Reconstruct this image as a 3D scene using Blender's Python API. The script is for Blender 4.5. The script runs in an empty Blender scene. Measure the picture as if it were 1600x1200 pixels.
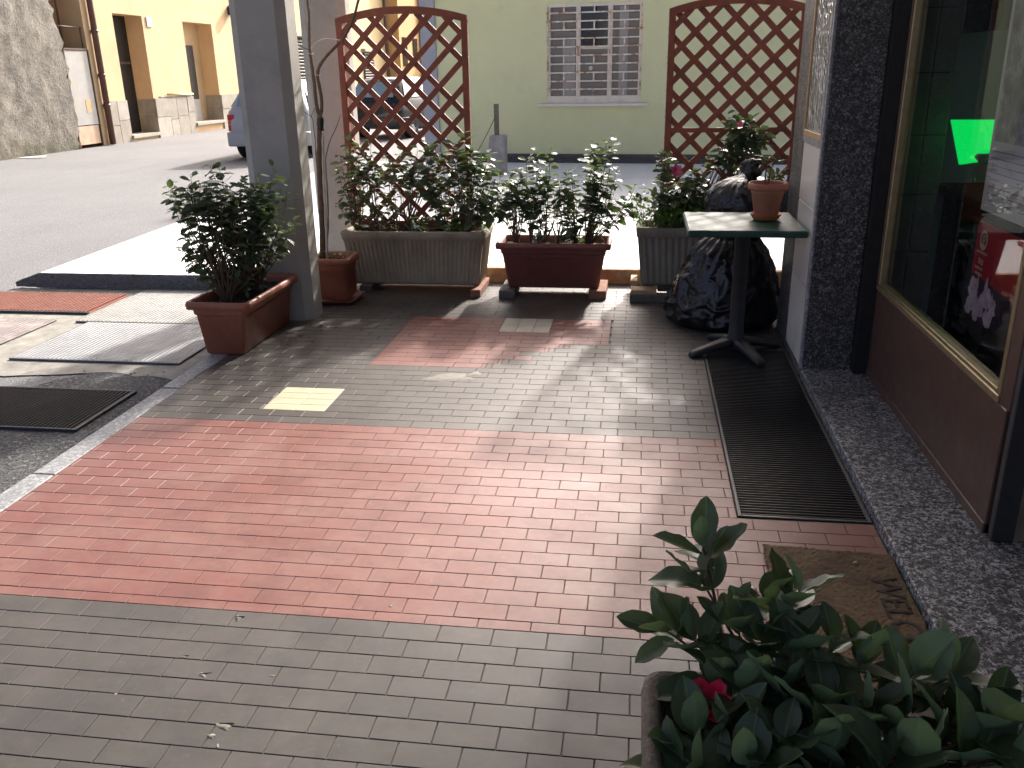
import bpy, math, random
from mathutils import Vector, Matrix
R = random.Random(7)
sc = bpy.context.scene
col = sc.collection

# ---------------------------------------------------------------- camera, sky, sun, exposure
CAM_H = 1.55
F_PX, YAW, PITCH, ROLL = 1359.2279, 0.147428874, 0.345316776, -0.0183209379
_cy, _sy = math.cos(YAW), math.sin(YAW)
FW = Vector((-_sy*math.cos(PITCH), _cy*math.cos(PITCH), -math.sin(PITCH)))
_r = Vector((_cy, _sy, 0)); _u = _r.cross(FW)
RT = math.cos(ROLL)*_r + math.sin(ROLL)*_u
UP = -math.sin(ROLL)*_r + math.cos(ROLL)*_u
cam_d = bpy.data.cameras.new('camera'); cam = bpy.data.objects.new('camera', cam_d); col.objects.link(cam)
cam_d.sensor_fit = 'HORIZONTAL'; cam_d.sensor_width = 36.0; cam_d.lens = 36.0*F_PX/1600.0
cam_d.clip_start = 0.05; cam_d.clip_end = 2000
cam.matrix_world = Matrix(((RT.x, UP.x, -FW.x, 0), (RT.y, UP.y, -FW.y, 0), (RT.z, UP.z, -FW.z, CAM_H), (0, 0, 0, 1)))
sc.camera = cam

SUN_AZ, SUN_EL = math.radians(15.0), math.radians(31.0)      # azimuth from +Y towards +X
SUN = Vector((math.sin(SUN_AZ)*math.cos(SUN_EL), math.cos(SUN_AZ)*math.cos(SUN_EL), math.sin(SUN_EL)))
w = bpy.data.worlds.new('World'); sc.world = w; w.use_nodes = True
nt = w.node_tree; bg = nt.nodes['Background']
sky = nt.nodes.new('ShaderNodeTexSky'); sky.sky_type = 'NISHITA'; sky.sun_disc = False
sky.sun_elevation = SUN_EL; sky.sun_rotation = SUN_AZ
sky.air_density = 0.2; sky.dust_density = 5.5; sky.ozone_density = 0.25
nt.links.new(sky.outputs[0], bg.inputs[0]); bg.inputs[1].default_value = 0.15
sd = bpy.data.lights.new('sun', 'SUN'); sun = bpy.data.objects.new('sun', sd); col.objects.link(sun)
sd.energy = 2.5; sd.angle = math.radians(2.2); sd.color = (1.0, 0.945, 0.87)
sun.rotation_euler = SUN.to_track_quat('Z', 'Y').to_euler()
sc.view_settings.view_transform = 'Standard'; sc.view_settings.look = 'None'
sc.view_settings.gamma = 1.0; sc.view_settings.exposure = 1.75
try:
    sc.view_settings.use_curve_mapping = False
except Exception:
    pass
sc.render.engine = 'CYCLES'
sc.cycles.max_bounces = 8; sc.cycles.use_denoising = True
sc.cycles.sample_clamp_indirect = 6.0

# ---------------------------------------------------------------- helpers
def ray(px, py):
    return FW + RT*((px-800)/F_PX) + UP*((600-py)/F_PX)
def at(px, py, Y):                       # the point of the photograph's ray that lies at depth Y
    d = ray(px, py); return Vector((0, 0, CAM_H)) + d*(Y/d.y)
def ground(px, py, z=0.0):
    d = ray(px, py); return Vector((0, 0, CAM_H)) + d*((z-CAM_H)/d.z)
def onx(px, py, X):
    d = ray(px, py); return Vector((0, 0, CAM_H)) + d*(X/d.x)

def tag(o, label=None, cat=None, group=None, kind=None):
    if label: o['label'] = label
    if cat: o['category'] = cat
    if group: o['group'] = group
    if kind: o['kind'] = kind
    return o
def empty(name, loc, label=None, cat=None, group=None, kind=None):
    o = bpy.data.objects.new(name, None); col.objects.link(o); o.location = loc
    o.empty_display_size = 0.1
    return tag(o, label, cat, group, kind)
def wloc(o):
    v = Vector((0, 0, 0))
    while o is not None:
        v = v + Vector(o.location); o = o.parent
    return v

class MB:
    def __init__(s): s.v = []; s.f = []; s.mi = []; s.cm = 0
    def add(s, vs, fs):
        b = len(s.v); s.v += [tuple(v) for v in vs]
        for f in fs: s.f.append(tuple(b+i for i in f)); s.mi.append(s.cm)
        return s
    def quad(s, a, b, c, d): return s.add([a, b, c, d], [(0, 1, 2, 3)])
    def box(s, x0, x1, y0, y1, z0, z1, bev=0.0):
        if x0 > x1: x0, x1 = x1, x0
        if y0 > y1: y0, y1 = y1, y0
        if z0 > z1: z0, z1 = z1, z0
        if bev <= 0:
            return s.add([(x0, y0, z0), (x1, y0, z0), (x1, y1, z0), (x0, y1, z0), (x0, y0, z1), (x1, y0, z1), (x1, y1, z1), (x0, y1, z1)],
                         [(0, 3, 2, 1), (4, 5, 6, 7), (0, 1, 5, 4), (1, 2, 6, 5), (2, 3, 7, 6), (3, 0, 4, 7)])
        b = min(bev, (x1-x0)/2.01, (y1-y0)/2.01, (z1-z0)/2.01)
        def ring(i, z): return [(x0+i, y0, z), (x1-i, y0, z), (x1, y0+i, z), (x1, y1-i, z), (x1-i, y1, z), (x0+i, y1, z), (x0, y1-i, z), (x0, y0+i, z)]
        def inner(z):
            return [(x0+b, y0+b*.3, z), (x1-b, y0+b*.3, z), (x1-b*.3, y0+b, z), (x1-b*.3, y1-b, z), (x1-b, y1-b*.3, z), (x0+b, y1-b*.3, z), (x0+b*.3, y1-b, z), (x0+b*.3, y0+b, z)]
        def shr(k, z):
            return [(x0+b+k*.0, y0+k, z), (x1-b, y0+k, z), (x1-k, y0+b, z), (x1-k, y1-b, z), (x1-b, y1-k, z), (x0+b, y1-k, z), (x0+k, y1-b, z), (x0+k, y0+b, z)]
        s.loft([shr(b, z0), shr(0, z0+b), shr(0, z1-b), shr(b, z1)], True, True)
        return s
    def loft(s, rings, cap0=False, cap1=False, closed=True):
        n = len(rings[0]); vs = [p for r in rings for p in r]; fs = []
        for i in range(len(rings)-1):
            for j in range(n if closed else n-1):
                k = (j+1) % n
                fs.append((i*n+j, i*n+k, (i+1)*n+k, (i+1)*n+j))
        if cap0: fs.append(tuple(reversed(range(n))))
        if cap1: fs.append(tuple((len(rings)-1)*n+j for j in range(n)))
        return s.add(vs, fs)
    def obox(s, c, ax, ay, az):              # oriented box: centre and three half-axes
        c, ax, ay, az = Vector(c), Vector(ax), Vector(ay), Vector(az)
        vs = [c+ax*i+ay*j+az*k for k in (-1, 1) for (i, j) in ((-1, -1), (1, -1), (1, 1), (-1, 1))]
        return s.add(vs, [(0, 3, 2, 1), (4, 5, 6, 7), (0, 1, 5, 4), (1, 2, 6, 5), (2, 3, 7, 6), (3, 0, 4, 7)])
    def tube(s, pts, r, n=7, caps=True):
        pts = [Vector(p) for p in pts]; rr = r if isinstance(r, (list, tuple)) else [r]*len(pts)
        rings = []; pn = None
        for i, p in enumerate(pts):
            t = (pts[min(i+1, len(pts)-1)]-pts[max(i-1, 0)])
            if t.length < 1e-9: t = Vector((0, 0, 1))
            t.normalize()
            if pn is None:
                a = Vector((1, 0, 0)) if abs(t.x) < .8 else Vector((0, 1, 0)); pn = t.cross(a).normalized()
            else:
                pn = (pn - t*pn.dot(t)); pn = pn.normalized() if pn.length > 1e-6 else t.orthogonal().normalized()
            b = t.cross(pn)
            rings.append([p+(pn*math.cos(2*math.pi*k/n)+b*math.sin(2*math.pi*k/n))*rr[i] for k in range(n)])
        return s.loft(rings, caps, caps)
    def lathe(s, c, prof, n=28, cap0=True, cap1=False):
        c = Vector(c)
        rings = [[c+Vector((r*math.cos(2*math.pi*k/n), r*math.sin(2*math.pi*k/n), z)) for k in range(n)] for r, z in prof]
        return s.loft(rings, cap0, cap1)
    def build(s, name, mat, parent=None, smooth=False, world=True, auto=None):
        me = bpy.data.meshes.new(name)
        o = wloc(parent) if (world and parent is not None) else Vector((0, 0, 0))
        me.from_pydata([(v[0]-o.x, v[1]-o.y, v[2]-o.z) for v in s.v], [], s.f)
        mats = mat if isinstance(mat, (list, tuple)) else [mat]
        for m in mats: me.materials.append(m)
        if len(mats) > 1:
            me.polygons.foreach_set('material_index', s.mi)
        if smooth: me.polygons.foreach_set('use_smooth', [True]*len(me.polygons))
        me.update()
        ob = bpy.data.objects.new(name, me); col.objects.link(ob)
        if parent is not None: ob.parent = parent
        if auto:
            md = ob.modifiers.new('bevel', 'BEVEL'); md.width = auto; md.segments = 2; md.limit_method = 'ANGLE'; md.angle_limit = math.radians(40)
            me.polygons.foreach_set('use_smooth', [True]*len(me.polygons))
            md.harden_normals = True
        return ob

def inst(mesh, name, loc, parent=None, rot=None):
    ob = bpy.data.objects.new(name, mesh); col.objects.link(ob)
    if parent is not None:
        ob.parent = parent; loc = Vector(loc)-wloc(parent)
    ob.location = loc
    if rot is not None: ob.rotation_euler = rot
    return ob

# ---------------------------------------------------------------- materials
def lin(c):
    return tuple(((x/255.0)/12.92 if x/255.0 <= .04045 else ((x/255.0+.055)/1.055)**2.4) for x in c)
def nodes(name):
    m = bpy.data.materials.new(name); m.use_nodes = True
    return m, m.node_tree, m.node_tree.nodes['Principled BSDF']
def N(t, ty, **k):
    n = t.nodes.new(ty)
    for a, b in k.items(): setattr(n, a, b)
    return n
def coords(t, space):
    if space == 'world': return N(t, 'ShaderNodeNewGeometry').outputs['Position']
    return N(t, 'ShaderNodeTexCoord').outputs['Object']
def noise(t, vec, scale, detail=4, rough=.55, sx=None):
    n = N(t, 'ShaderNodeTexNoise'); n.inputs['Scale'].default_value = scale; n.inputs['Detail'].default_value = detail; n.inputs['Roughness'].default_value = rough
    if sx:
        mp = N(t, 'ShaderNodeMapping'); mp.inputs['Scale'].default_value = sx; t.links.new(vec, mp.inputs[0]); vec = mp.outputs[0]
    t.links.new(vec, n.inputs['Vector']); return n.outputs[0]
def ramp(t, fac, stops):
    r = N(t, 'ShaderNodeValToRGB'); e = r.color_ramp.elements
    while len(e) < len(stops): e.new(.5)
    for i, (p, c) in enumerate(stops):
        e[i].position = p; e[i].color = (*c, 1) if len(c) == 3 else c
    t.links.new(fac, r.inputs[0]); return r.outputs[0]
def mixc(t, fac, a, b, mode='MIX'):
    m = N(t, 'ShaderNodeMix', data_type='RGBA', blend_type=mode)
    for sock, v in ((m.inputs[0], fac), (m.inputs[6], a), (m.inputs[7], b)):
        if hasattr(v, 'is_linked') or hasattr(v, 'links'): t.links.new(v, sock)
        elif isinstance(v, (int, float)): sock.default_value = v
        else: sock.default_value = (*v, 1)
    return m.outputs[2]
def bump(t, b, h, strength=.3, dist=.01, prev=None):
    n = N(t, 'ShaderNodeBump'); n.inputs['Strength'].default_value = strength; n.inputs['Distance'].default_value = dist
    t.links.new(h, n.inputs['Height'])
    if prev is not None: t.links.new(prev, n.inputs['Normal'])
    t.links.new(n.outputs[0], b.inputs['Normal']); return n.outputs[0]
def rnd_id(t):
    a = N(t, 'ShaderNodeObjectInfo').outputs['Random']; b = N(t, 'ShaderNodeNewGeometry').outputs['Random Per Island']
    m = N(t, 'ShaderNodeMath', operation='ADD'); t.links.new(a, m.inputs[0]); t.links.new(b, m.inputs[1])
    f = N(t, 'ShaderNodeMath', operation='FRACT'); t.links.new(m.outputs[0], f.inputs[0]); return f.outputs[0]
def maprange(t, v, a, b, c, d):
    n = N(t, 'ShaderNodeMapRange'); t.links.new(v, n.inputs[0])
    for i, x in enumerate((a, b, c, d)): n.inputs[1+i].default_value = x
    return n.outputs[0]

def simple(name, c, rough=.6, var=.15, scale=6, bmp=.1, bscale=60, metal=0, dirt=None, space='world', spec=.5, bdist=.004):
    m, t, b = nodes(name); v = coords(t, space)
    k = ramp(t, noise(t, v, scale, 6, .65), [(.3, tuple(x*(1-var) for x in c)), (.7, tuple(min(1, x*(1+var)) for x in c))])
    if dirt:
        dc, dsc, lo, hi = dirt
        k = mixc(t, ramp(t, noise(t, v, dsc, 7, .7), [(lo, (0, 0, 0)), (hi, (1, 1, 1))]), k, dc)
    t.links.new(k, b.inputs['Base Color']); b.inputs['Metallic'].default_value = metal
    b.inputs['Specular IOR Level'].default_value = spec
    t.links.new(maprange(t, noise(t, v, scale*3, 4), .3, .7, max(.02, rough-.08), min(1, rough+.08)), b.inputs['Roughness'])
    if bmp: bump(t, b, noise(t, v, bscale, 5, .6), bmp, bdist)
    return m

def tile_mat(name, c, pale, dark, rough):
    m, t, b = nodes(name); v = coords(t, 'world'); r = rnd_id(t)
    base = mixc(t, maprange(t, r, 0, 1, 0, 1), tuple(x*.91 for x in c), tuple(min(1, x*1.09) for x in c))
    base = mixc(t, ramp(t, noise(t, v, 2.6, 7, .68), [(.42, (0, 0, 0)), (.72, (.75, .75, .75))]), base, pale)
    base = mixc(t, ramp(t, noise(t, v, 9.0, 8, .72), [(.5, (0, 0, 0)), (.78, (.7, .7, .7))]), base, dark)
    base = mixc(t, ramp(t, noise(t, v, 34.0, 5, .7), [(.58, (0, 0, 0)), (.74, (.6, .6, .6))]), base, pale)
    t.links.new(base, b.inputs['Base Color'])
    rr = N(t, 'ShaderNodeMath', operation='ADD')
    t.links.new(maprange(t, noise(t, v, 2.5, 5, .6), .3, .7, rough-.05, rough+.06), rr.inputs[0]); t.links.new(maprange(t, r, 0, 1, -.02, .02), rr.inputs[1])
    t.links.new(rr.outputs[0], b.inputs['Roughness']); b.inputs['Specular IOR Level'].default_value = .40
    n1 = bump(t, b, noise(t, v, 260, 3, .6), .10, .0012)
    bump(t, b, noise(t, v, 14, 3, .5), .12, .003, n1)
    return m
M = {}
M['tile_red'] = tile_mat('red_clinker', (.195, .070, .055), (.27, .15, .125), (.115, .052, .045), .50)
M['tile_grey'] = tile_mat('grey_clinker', (.070, .061, .054), (.122, .106, .092), (.043, .038, .035), .50)
M['tile_cream'] = tile_mat('cream_clinker', (.55, .48, .33), (.60, .54, .41), (.40, .34, .23), .5)
M['tile_pale'] = tile_mat('pale_grey_clinker', (.42, .39, .32), (.55, .50, .42), (.25, .23, .19), .42)
M['grout'] = simple('cement_grout', (.20, .175, .15), .9, .3, 18, .3, 200, dirt=((.05, .045, .04), 6, .5, .7))
M['cement'] = simple('cement_smear', (.20, .185, .155), .8, .2, 20, .4, 120)

def granite(name, dark, mid, light, scale=1.0, rough=.3, amount=.5):
    m, t, b = nodes(name); v = coords(t, 'world')
    a = N(t, 'ShaderNodeTexVoronoi', feature='F1'); a.inputs['Scale'].default_value = 85*scale
    nz = N(t, 'ShaderNodeTexNoise'); nz.inputs['Scale'].default_value = 60*scale; t.links.new(v, nz.inputs['Vector'])
    t.links.new(mixc(t, .02, v, nz.outputs[1], 'LINEAR_LIGHT'), a.inputs['Vector'])
    sep = N(t, 'ShaderNodeSeparateColor'); t.links.new(a.outputs['Color'], sep.inputs[0])
    k = ramp(t, sep.outputs[0], [(0, dark), (amount, mid), (min(.99, amount+.28), tuple((p+q)/2 for p, q in zip(mid, light))), (1, light)])
    k = mixc(t, ramp(t, noise(t, v, 70*scale, 5, .7), [(.38, (1, 1, 1)), (.50, (0, 0, 0))]), k, dark)
    k = mixc(t, ramp(t, noise(t, v, 3, 5), [(.4, (0, 0, 0)), (.8, (.4, .4, .4))]), k, tuple(x*.6 for x in mid))
    t.links.new(k, b.inputs['Base Color'])
    t.links.new(maprange(t, noise(t, v, 7, 5), .3, .7, rough-.08, rough+.12), b.inputs['Roughness'])
    bump(t, b, noise(t, v, 150, 4), .06, .002)
    return m
M['granite_dark'] = granite('dark_speckled_granite', (.018, .0175, .017), (.075, .073, .070), (.36, .355, .345), 1.35, .45, .58)
M['granite_step'] = granite('worn_speckled_granite', (.020, .021, .024), (.115, .118, .125), (.66, .67, .69), 1.2, .5, .45)
M['granite_kerb'] = granite('pale_kerb_granite', (.20, .205, .21), (.28, .288, .295), (.48, .485, .49), .9, .6, .5)
M['marble'] = simple('white_marble_cladding', (.78, .745, .68), .35, .06, 3, .03, 40, dirt=((.40, .39, .38), 3, .5, .9))

def asphalt_mat():
    m, t, b = nodes('worn_asphalt'); v = coords(t, 'world')
    k = ramp(t, noise(t, v, .35, 7, .6), [(.3, (.128, .130, .135)), (.7, (.175, .176, .178))])
    k = mixc(t, ramp(t, noise(t, v, 1.9, 8, .7, (1, .25, 1)), [(.45, (0, 0, 0)), (.75, (.6, .6, .6))]), k, (.108, .110, .117))
    vo = N(t, 'ShaderNodeTexVoronoi'); vo.inputs['Scale'].default_value = 95; t.links.new(v, vo.inputs['Vector'])
    sep = N(t, 'ShaderNodeSeparateColor'); t.links.new(vo.outputs['Color'], sep.inputs[0])
    k = mixc(t, ramp(t, sep.outputs[0], [(.55, (0, 0, 0)), (1, (.6, .6, .6))]), k, (.26, .26, .26))
    k = mixc(t, ramp(t, noise(t, v, 130, 3, .7), [(.3, (.7, .7, .7)), (.5, (0, 0, 0))]), k, (.05, .05, .052))
    t.links.new(k, b.inputs['Base Color']); b.inputs['Roughness'].default_value = .88
    bump(t, b, vo.outputs['Distance'], .55, .006)
    return m
M['asphalt'] = asphalt_mat()
M['asphalt_dark'] = simple('coarse_dark_asphalt', (.10, .102, .105), .9, .6, 55, 1.0, 75, dirt=((.32, .31, .29), 42, .54, .64), bdist=.03)
M['bitumen'] = simple('black_bitumen', (.12, .12, .122), .85, .5, 45, .9, 60, dirt=((.15, .15, .15), 30, .55, .7), bdist=.015)
M['concrete'] = simple('pale_concrete', (.25, .24, .21), .9, .25, 8, .5, 90, dirt=((.15, .145, .125), 9, .5, .7))
M['white_slab'] = simple('white_painted_paving', (.80, .81, .82), .6, .04, 2, .05, 40, dirt=((.70, .70, .70), 2.5, .5, .8))
M['tan_riser'] = simple('tan_brick_edge', (.40, .24, .13), .85, .3, 14, .4, 90, dirt=((.55, .44, .32), 9, .5, .7))
M['column_grey'] = simple('grey_painted_concrete', (.37, .36, .32), .75, .06, 4, .10, 120, dirt=((.27, .26, .235), 3, .5, .8))
M['plaster_ceil'] = simple('white_plaster', (.78, .77, .75), .9, .05, 3, .1, 60)
M['green_wall'] = simple('pale_green_render', (.74, .745, .43), .9, .04, 1.0, .15, 130, dirt=((.66, .67, .40), 1.5, .5, .8))
M['dark_band'] = simple('dark_base_band', (.075, .065, .062), .6, .15, 5, .1, 60)
M['pilaster'] = simple('lavender_grey_render', (.40, .41, .44), .9, .05, 2, .1, 60)
M['white_paint'] = simple('white_window_paint', (.80, .72, .60), .55, .1, 10, .1, 60)
M['rusty_white'] = simple('rusty_white_iron', (.78, .70, .58), .7, .1, 30, .3, 120, dirt=((.42, .18, .06), 7, .5, .62))
M['ochre'] = simple('ochre_render', (.60, .425, .245), .92, .06, .8, .2, 60, dirt=((.50, .355, .21), 1.2, .5, .8))
M['yellow'] = simple('pale_yellow_render', (.64, .50, .27), .92, .06, .8, .2, 60)
M['tan'] = simple('tan_orange_render', (.56, .33, .135), .92, .06, .8, .2, 60)
M['stone_clad'] = simple('grey_stone_cladding', (.28, .255, .21), .8, .25, 2.2, .2, 30, dirt=((.25, .22, .18), 3, .45, .8))
M['stone_clad2'] = simple('pale_stone_cladding', (.35, .33, .285), .8, .2, 2.2, .2, 30, dirt=((.30, .27, .22), 3, .5, .8))
def rough_wall():
    m, t, b = nodes('rough_grey_roughcast'); v = coords(t, 'world')
    n1 = noise(t, v, 2.2, 9, .75)
    k = ramp(t, n1, [(.3, (.13, .118, .10)), (.5, (.26, .24, .205)), (.72, (.35, .325, .28))])
    k = mixc(t, ramp(t, noise(t, v, 14, 6, .75), [(.35, (.8, .8, .8)), (.5, (0, 0, 0))]), k, (.13, .12, .10))
    sz = N(t, 'ShaderNodeSeparateXYZ'); t.links.new(v, sz.inputs[0])
    ad = N(t, 'ShaderNodeMath', operation='ADD'); t.links.new(sz.outputs[2], ad.inputs[0]); t.links.new(noise(t, v, 1.5, 5), ad.inputs[1])
    k = mixc(t, ramp(t, ad.outputs[0], [(.45, (.8, .8, .8)), (.9, (0, 0, 0))]), k, (.13, .125, .07))
    t.links.new(k, b.inputs['Base Color']); b.inputs['Roughness'].default_value = .95
    n2 = bump(t, b, noise(t, v, 9, 8, .75), 1.0, .10); bump(t, b, noise(t, v, 40, 5, .7), .7, .03, n2)
    return m
M['rough_wall'] = rough_wall()
M['brown_metal'] = simple('brown_painted_metal', (.105, .058, .043), .42, .12, 5, .05, 90, dirt=((.085, .055, .046), 4, .5, .8))
M['brass'] = simple('brass_trim', (.34, .27, .145), .45, .2, 20, .1, 90, metal=.6)
M['black_rubber'] = simple('black_rubber', (.012, .012, .012), .7, .2, 20, .1, 90)
M['seal_grey'] = simple('dark_grey_seal', (.05, .05, .05), .7, .15, 9, 0)
M['black_iron'] = simple('black_cast_iron', (.030, .031, .033), .5, .25, 30, .25, 220)
M['grate_steel'] = simple('dark_grate_steel', (.030, .029, .028), .5, .3, 22, .2, 200, metal=.3, dirt=((.05, .033, .022), 9, .5, .7))
M['pit'] = simple('black_pit', (.010, .010, .010), .95, .2, 9, 0)
M['plate_steel'] = simple('ribbed_steel_plate', (.165, .166, .16), .65, .12, 3, .1, 60, metal=.2, dirt=((.19, .182, .16), 2.5, .45, .7))
M['plate_blue'] = simple('ribbed_zinc_plate', (.175, .182, .19), .65, .1, 3, .1, 60, metal=.2, dirt=((.20, .198, .19), 2.5, .5, .8))
M['plate_purple'] = simple('ribbed_brownish_plate', (.17, .145, .138), .65, .15, 5, .2, 60, dirt=((.33, .28, .24), 5, .5, .7))
M['orange_lattice'] = simple('orange_painted_steel', (.21, .066, .040), .7, .25, 9, .2, 60, dirt=((.17, .095, .07), 14, .5, .7))
M['wood_red'] = simple('red_brown_stained_wood', (.25, .068, .036), .6, .25, 14, .3, 160, dirt=((.15, .06, .035), 10, .5, .75))
M['terracotta_plastic'] = simple('terracotta_plastic', (.30, .095, .055), .5, .08, 5, .05, 120, dirt=((.36, .17, .11), 4, .5, .8))
M['maroon_plastic'] = simple('maroon_brown_plastic', (.22, .070, .055), .5, .08, 5, .05, 120, dirt=((.24, .11, .09), 4, .5, .85))
M['terracotta'] = simple('matt_terracotta', (.38, .15, .09), .75, .1, 7, .12, 120, dirt=((.44, .22, .15), 7, .5, .8))
M['orange_clay'] = simple('orange_clay', (.48, .16, .055), .6, .1, 7, .08, 120)
def stained_concrete(name, c):
    m, t, b = nodes(name); v = coords(t, 'world')
    k = ramp(t, noise(t, v, 5, 8, .7), [(.3, tuple(x*.7 for x in c)), (.7, tuple(x*1.15 for x in c))])
    k = mixc(t, ramp(t, noise(t, v, 7, 8, .7, (1, 1, .25)), [(.48, (0, 0, 0)), (.7, (.7, .7, .7))]), k, (.17, .135, .08))
    k = mixc(t, ramp(t, noise(t, v, 2.5, 5, .7), [(.5, (0, 0, 0)), (.7, (.6, .6, .6))]), k, (.11, .10, .06))
    t.links.new(k, b.inputs['Base Color']); b.inputs['Roughness'].default_value = .9
    n1 = bump(t, b, noise(t, v, 60, 6, .7), .4, .006); bump(t, b, noise(t, v, 300, 3), .25, .002, n1)
    return m
M['planter_concrete'] = stained_concrete('weathered_planter_concrete', (.37, .315, .225))
M['planter_grey'] = stained_concrete('weathered_grey_planter_concrete', (.25, .235, .19))
M['planter_rough'] = simple('exposed_aggregate_concrete', (.23, .19, .145), .95, .35, 60, 1.0, 190, dirt=((.36, .31, .25), 90, .55, .68), bdist=.008)
M['soil'] = simple('dark_soil', (.035, .024, .017), .97, .5, 40, 1.0, 70, bdist=.02)
M['brick_red'] = simple('old_red_brick', (.26, .12, .075), .9, .25, 20, .4, 120)
M['brick_grey'] = simple('grey_stone_block', (.12, .11, .10), .9, .25, 20, .4, 120)
M['wood_pale'] = simple('pale_offcut_wood', (.40, .28, .16), .8, .2, 18, .2, 90)
M['wood_dark'] = simple('dark_damp_wood', (.07, .05, .037), .85, .3, 18, .2, 90)
M['wood_honey'] = simple('honey_wood_frame', (.48, .29, .12), .5, .2, 18, .1, 90)
M['green_top'] = simple('green_table_laminate', (.030, .075, .056), .5, .12, 8, .05, 120, spec=.2, dirt=((.085, .13, .11), 5, .50, .78))
M['mat_coir'] = simple('brown_coir', (.17, .112, .058), .97, .35, 60, 1.0, 320, dirt=((.07, .05, .03), 5, .45, .75), bdist=.006)
M['mat_print'] = simple('faded_black_print', (.052, .037, .030), .97, .5, 60, 1.0, 320)
M['white_metal'] = simple('scratched_white_metal', (.30, .30, .285), .6, .12, 3, .1, 60, dirt=((.36, .30, .22), 2.5, .52, .7))
M['rust_pink'] = simple('rusty_pink_panel', (.48, .33, .23), .8, .2, 4, .2, 60)
M['brown_pipe'] = simple('brown_downpipe', (.13, .065, .05), .5, .15, 5, .05, 60)
M['dark_door'] = simple('dark_timber_door', (.018, .015, .013), .6, .2, 5, .1, 60)
M['recess_brown'] = simple('brown_render', (.34, .23, .13), .95, .15, 3, .2, 60)  # mottled brown of the recess back wall and one pipe
M['bark'] = simple('grey_brown_bark', (.115, .075, .055), .9, .3, 30, .5, 150)
M['bark_pale'] = simple('pale_peeled_bark', (.42, .38, .33), .85, .2, 30, .3, 150)
M['twig'] = simple('green_brown_twig', (.10, .065, .035), .8, .3, 30, .3, 150)
M['tape'] = simple('black_tape', (.012, .012, .013), .35, .1, 10, 0)
M['string'] = simple('white_string', (.6, .58, .5), .9, .1, 10, 0)
M['stone'] = simple('concrete_block', (.33, .32, .30), .95, .3, 8, .5, 60)
M['post'] = simple('grey_timber_post', (.17, .14, .10), .85, .25, 12, .3, 60)
M['slat_grey'] = simple('grey_shutter', (.42, .40, .38), .7, .1, 6, 0)
M['paper'] = simple('white_paper', (.62, .62, .61), .8, .04, 3, 0)
M['ink'] = simple('grey_ink', (.30, .30, .32), .8, .1, 9, 0)
M['poster_red'] = simple('red_print', (.42, .020, .035), .5, .08, 6, 0)
M['poster_dark'] = simple('dark_violet_print', (.035, .025, .045), .5, .3, 20, 0)
M['poster_petal'] = simple('lilac_petal_print', (.60, .52, .60), .5, .3, 40, 0, dirt=((.34, .17, .28), 30, .5, .7))
M['cream_print'] = simple('cream_print', (.62, .56, .44), .6, .06, 8, 0)
M['sage'] = simple('sage_green_reflection', (.20, .26, .16), .8, .06, 5, 0)  # tone of the green wall's reflection, put into the colour
M['teal'] = simple('dark_teal_panel', (.012, .055, .045), .5, .1, 5, 0)
M['drape'] = simple('grey_drapery_print', (.30, .30, .31), .7, .5, 14, 0, dirt=((.55, .55, .54), 7, .48, .6))
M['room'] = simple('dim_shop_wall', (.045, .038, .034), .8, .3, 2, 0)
M['pier'] = simple('brown_grey_stone_pier', (.22, .20, .185), .5, .15, 6, .05, 60)
M['room_floor'] = simple('shop_floor', (.30, .27, .22), .5, .1, 4, 0)
M['maroon'] = simple('maroon_fabric', (.10, .018, .028), .8, .2, 8, 0)
M['dead_leaf'] = simple('dry_brown_leaf', (.075, .045, .025), .9, .3, 40, 0)
M['tail_red'] = simple('red_lamp_lens', (.50, .012, .016), .2, .1, 9, 0)
M['tail_orange'] = simple('orange_lamp_lens', (.55, .10, .06), .2, .1, 9, 0)
M['car_silver'] = simple('silver_lilac_paint', (.40, .41, .44), .32, .0, 1, 0)
M['car_black'] = simple('black_car_paint', (.012, .014, .016), .18, .05, 4, 0)
M['car_plastic'] = simple('dark_trim_plastic', (.02, .02, .022), .6, .1, 9, 0)
M['tyre'] = simple('tyre_rubber', (.012, .012, .012), .85, .1, 9, 0)
M['rim'] = simple('grey_wheel_rim', (.32, .32, .33), .4, .1, 9, 0, metal=.6)

def glassy(name, tint, transp, rough=.02, ior=1.5):
    m, t, b = nodes(name); out = t.nodes['Material Output']
    g = N(t, 'ShaderNodeBsdfGlossy'); g.inputs['Roughness'].default_value = rough
    tr = N(t, 'ShaderNodeBsdfTransparent'); tr.inputs[0].default_value = (*tint, 1)
    fr = N(t, 'ShaderNodeFresnel'); fr.inputs[0].default_value = ior
    mx = N(t, 'ShaderNodeMixShader'); t.links.new(fr.outputs[0], mx.inputs[0]); t.links.new(tr.outputs[0], mx.inputs[1]); t.links.new(g.outputs[0], mx.inputs[2])
    t.links.new(mx.outputs[0], out.inputs[0]); return m
M['glass'] = glassy('shop_glass', (.80, .82, .80), 1)
def solidglass(name, c, rough):
    m, t, b = nodes(name); b.inputs['Base Color'].default_value = (*c, 1); b.inputs['Roughness'].default_value = rough
    b.inputs['Specular IOR Level'].default_value = .9; return m
M['car_glass'] = solidglass('tinted_car_glass', (.02, .03, .035), .05)
M['car_glass_blue'] = solidglass('pale_blue_car_glass', (.20, .30, .36), .06)
M['win_glass'] = solidglass('dull_window_glass', (.19, .175, .145), .5)
M['win_glass_dark'] = solidglass('dark_window_glass', (.018, .016, .015), .1)
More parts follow.
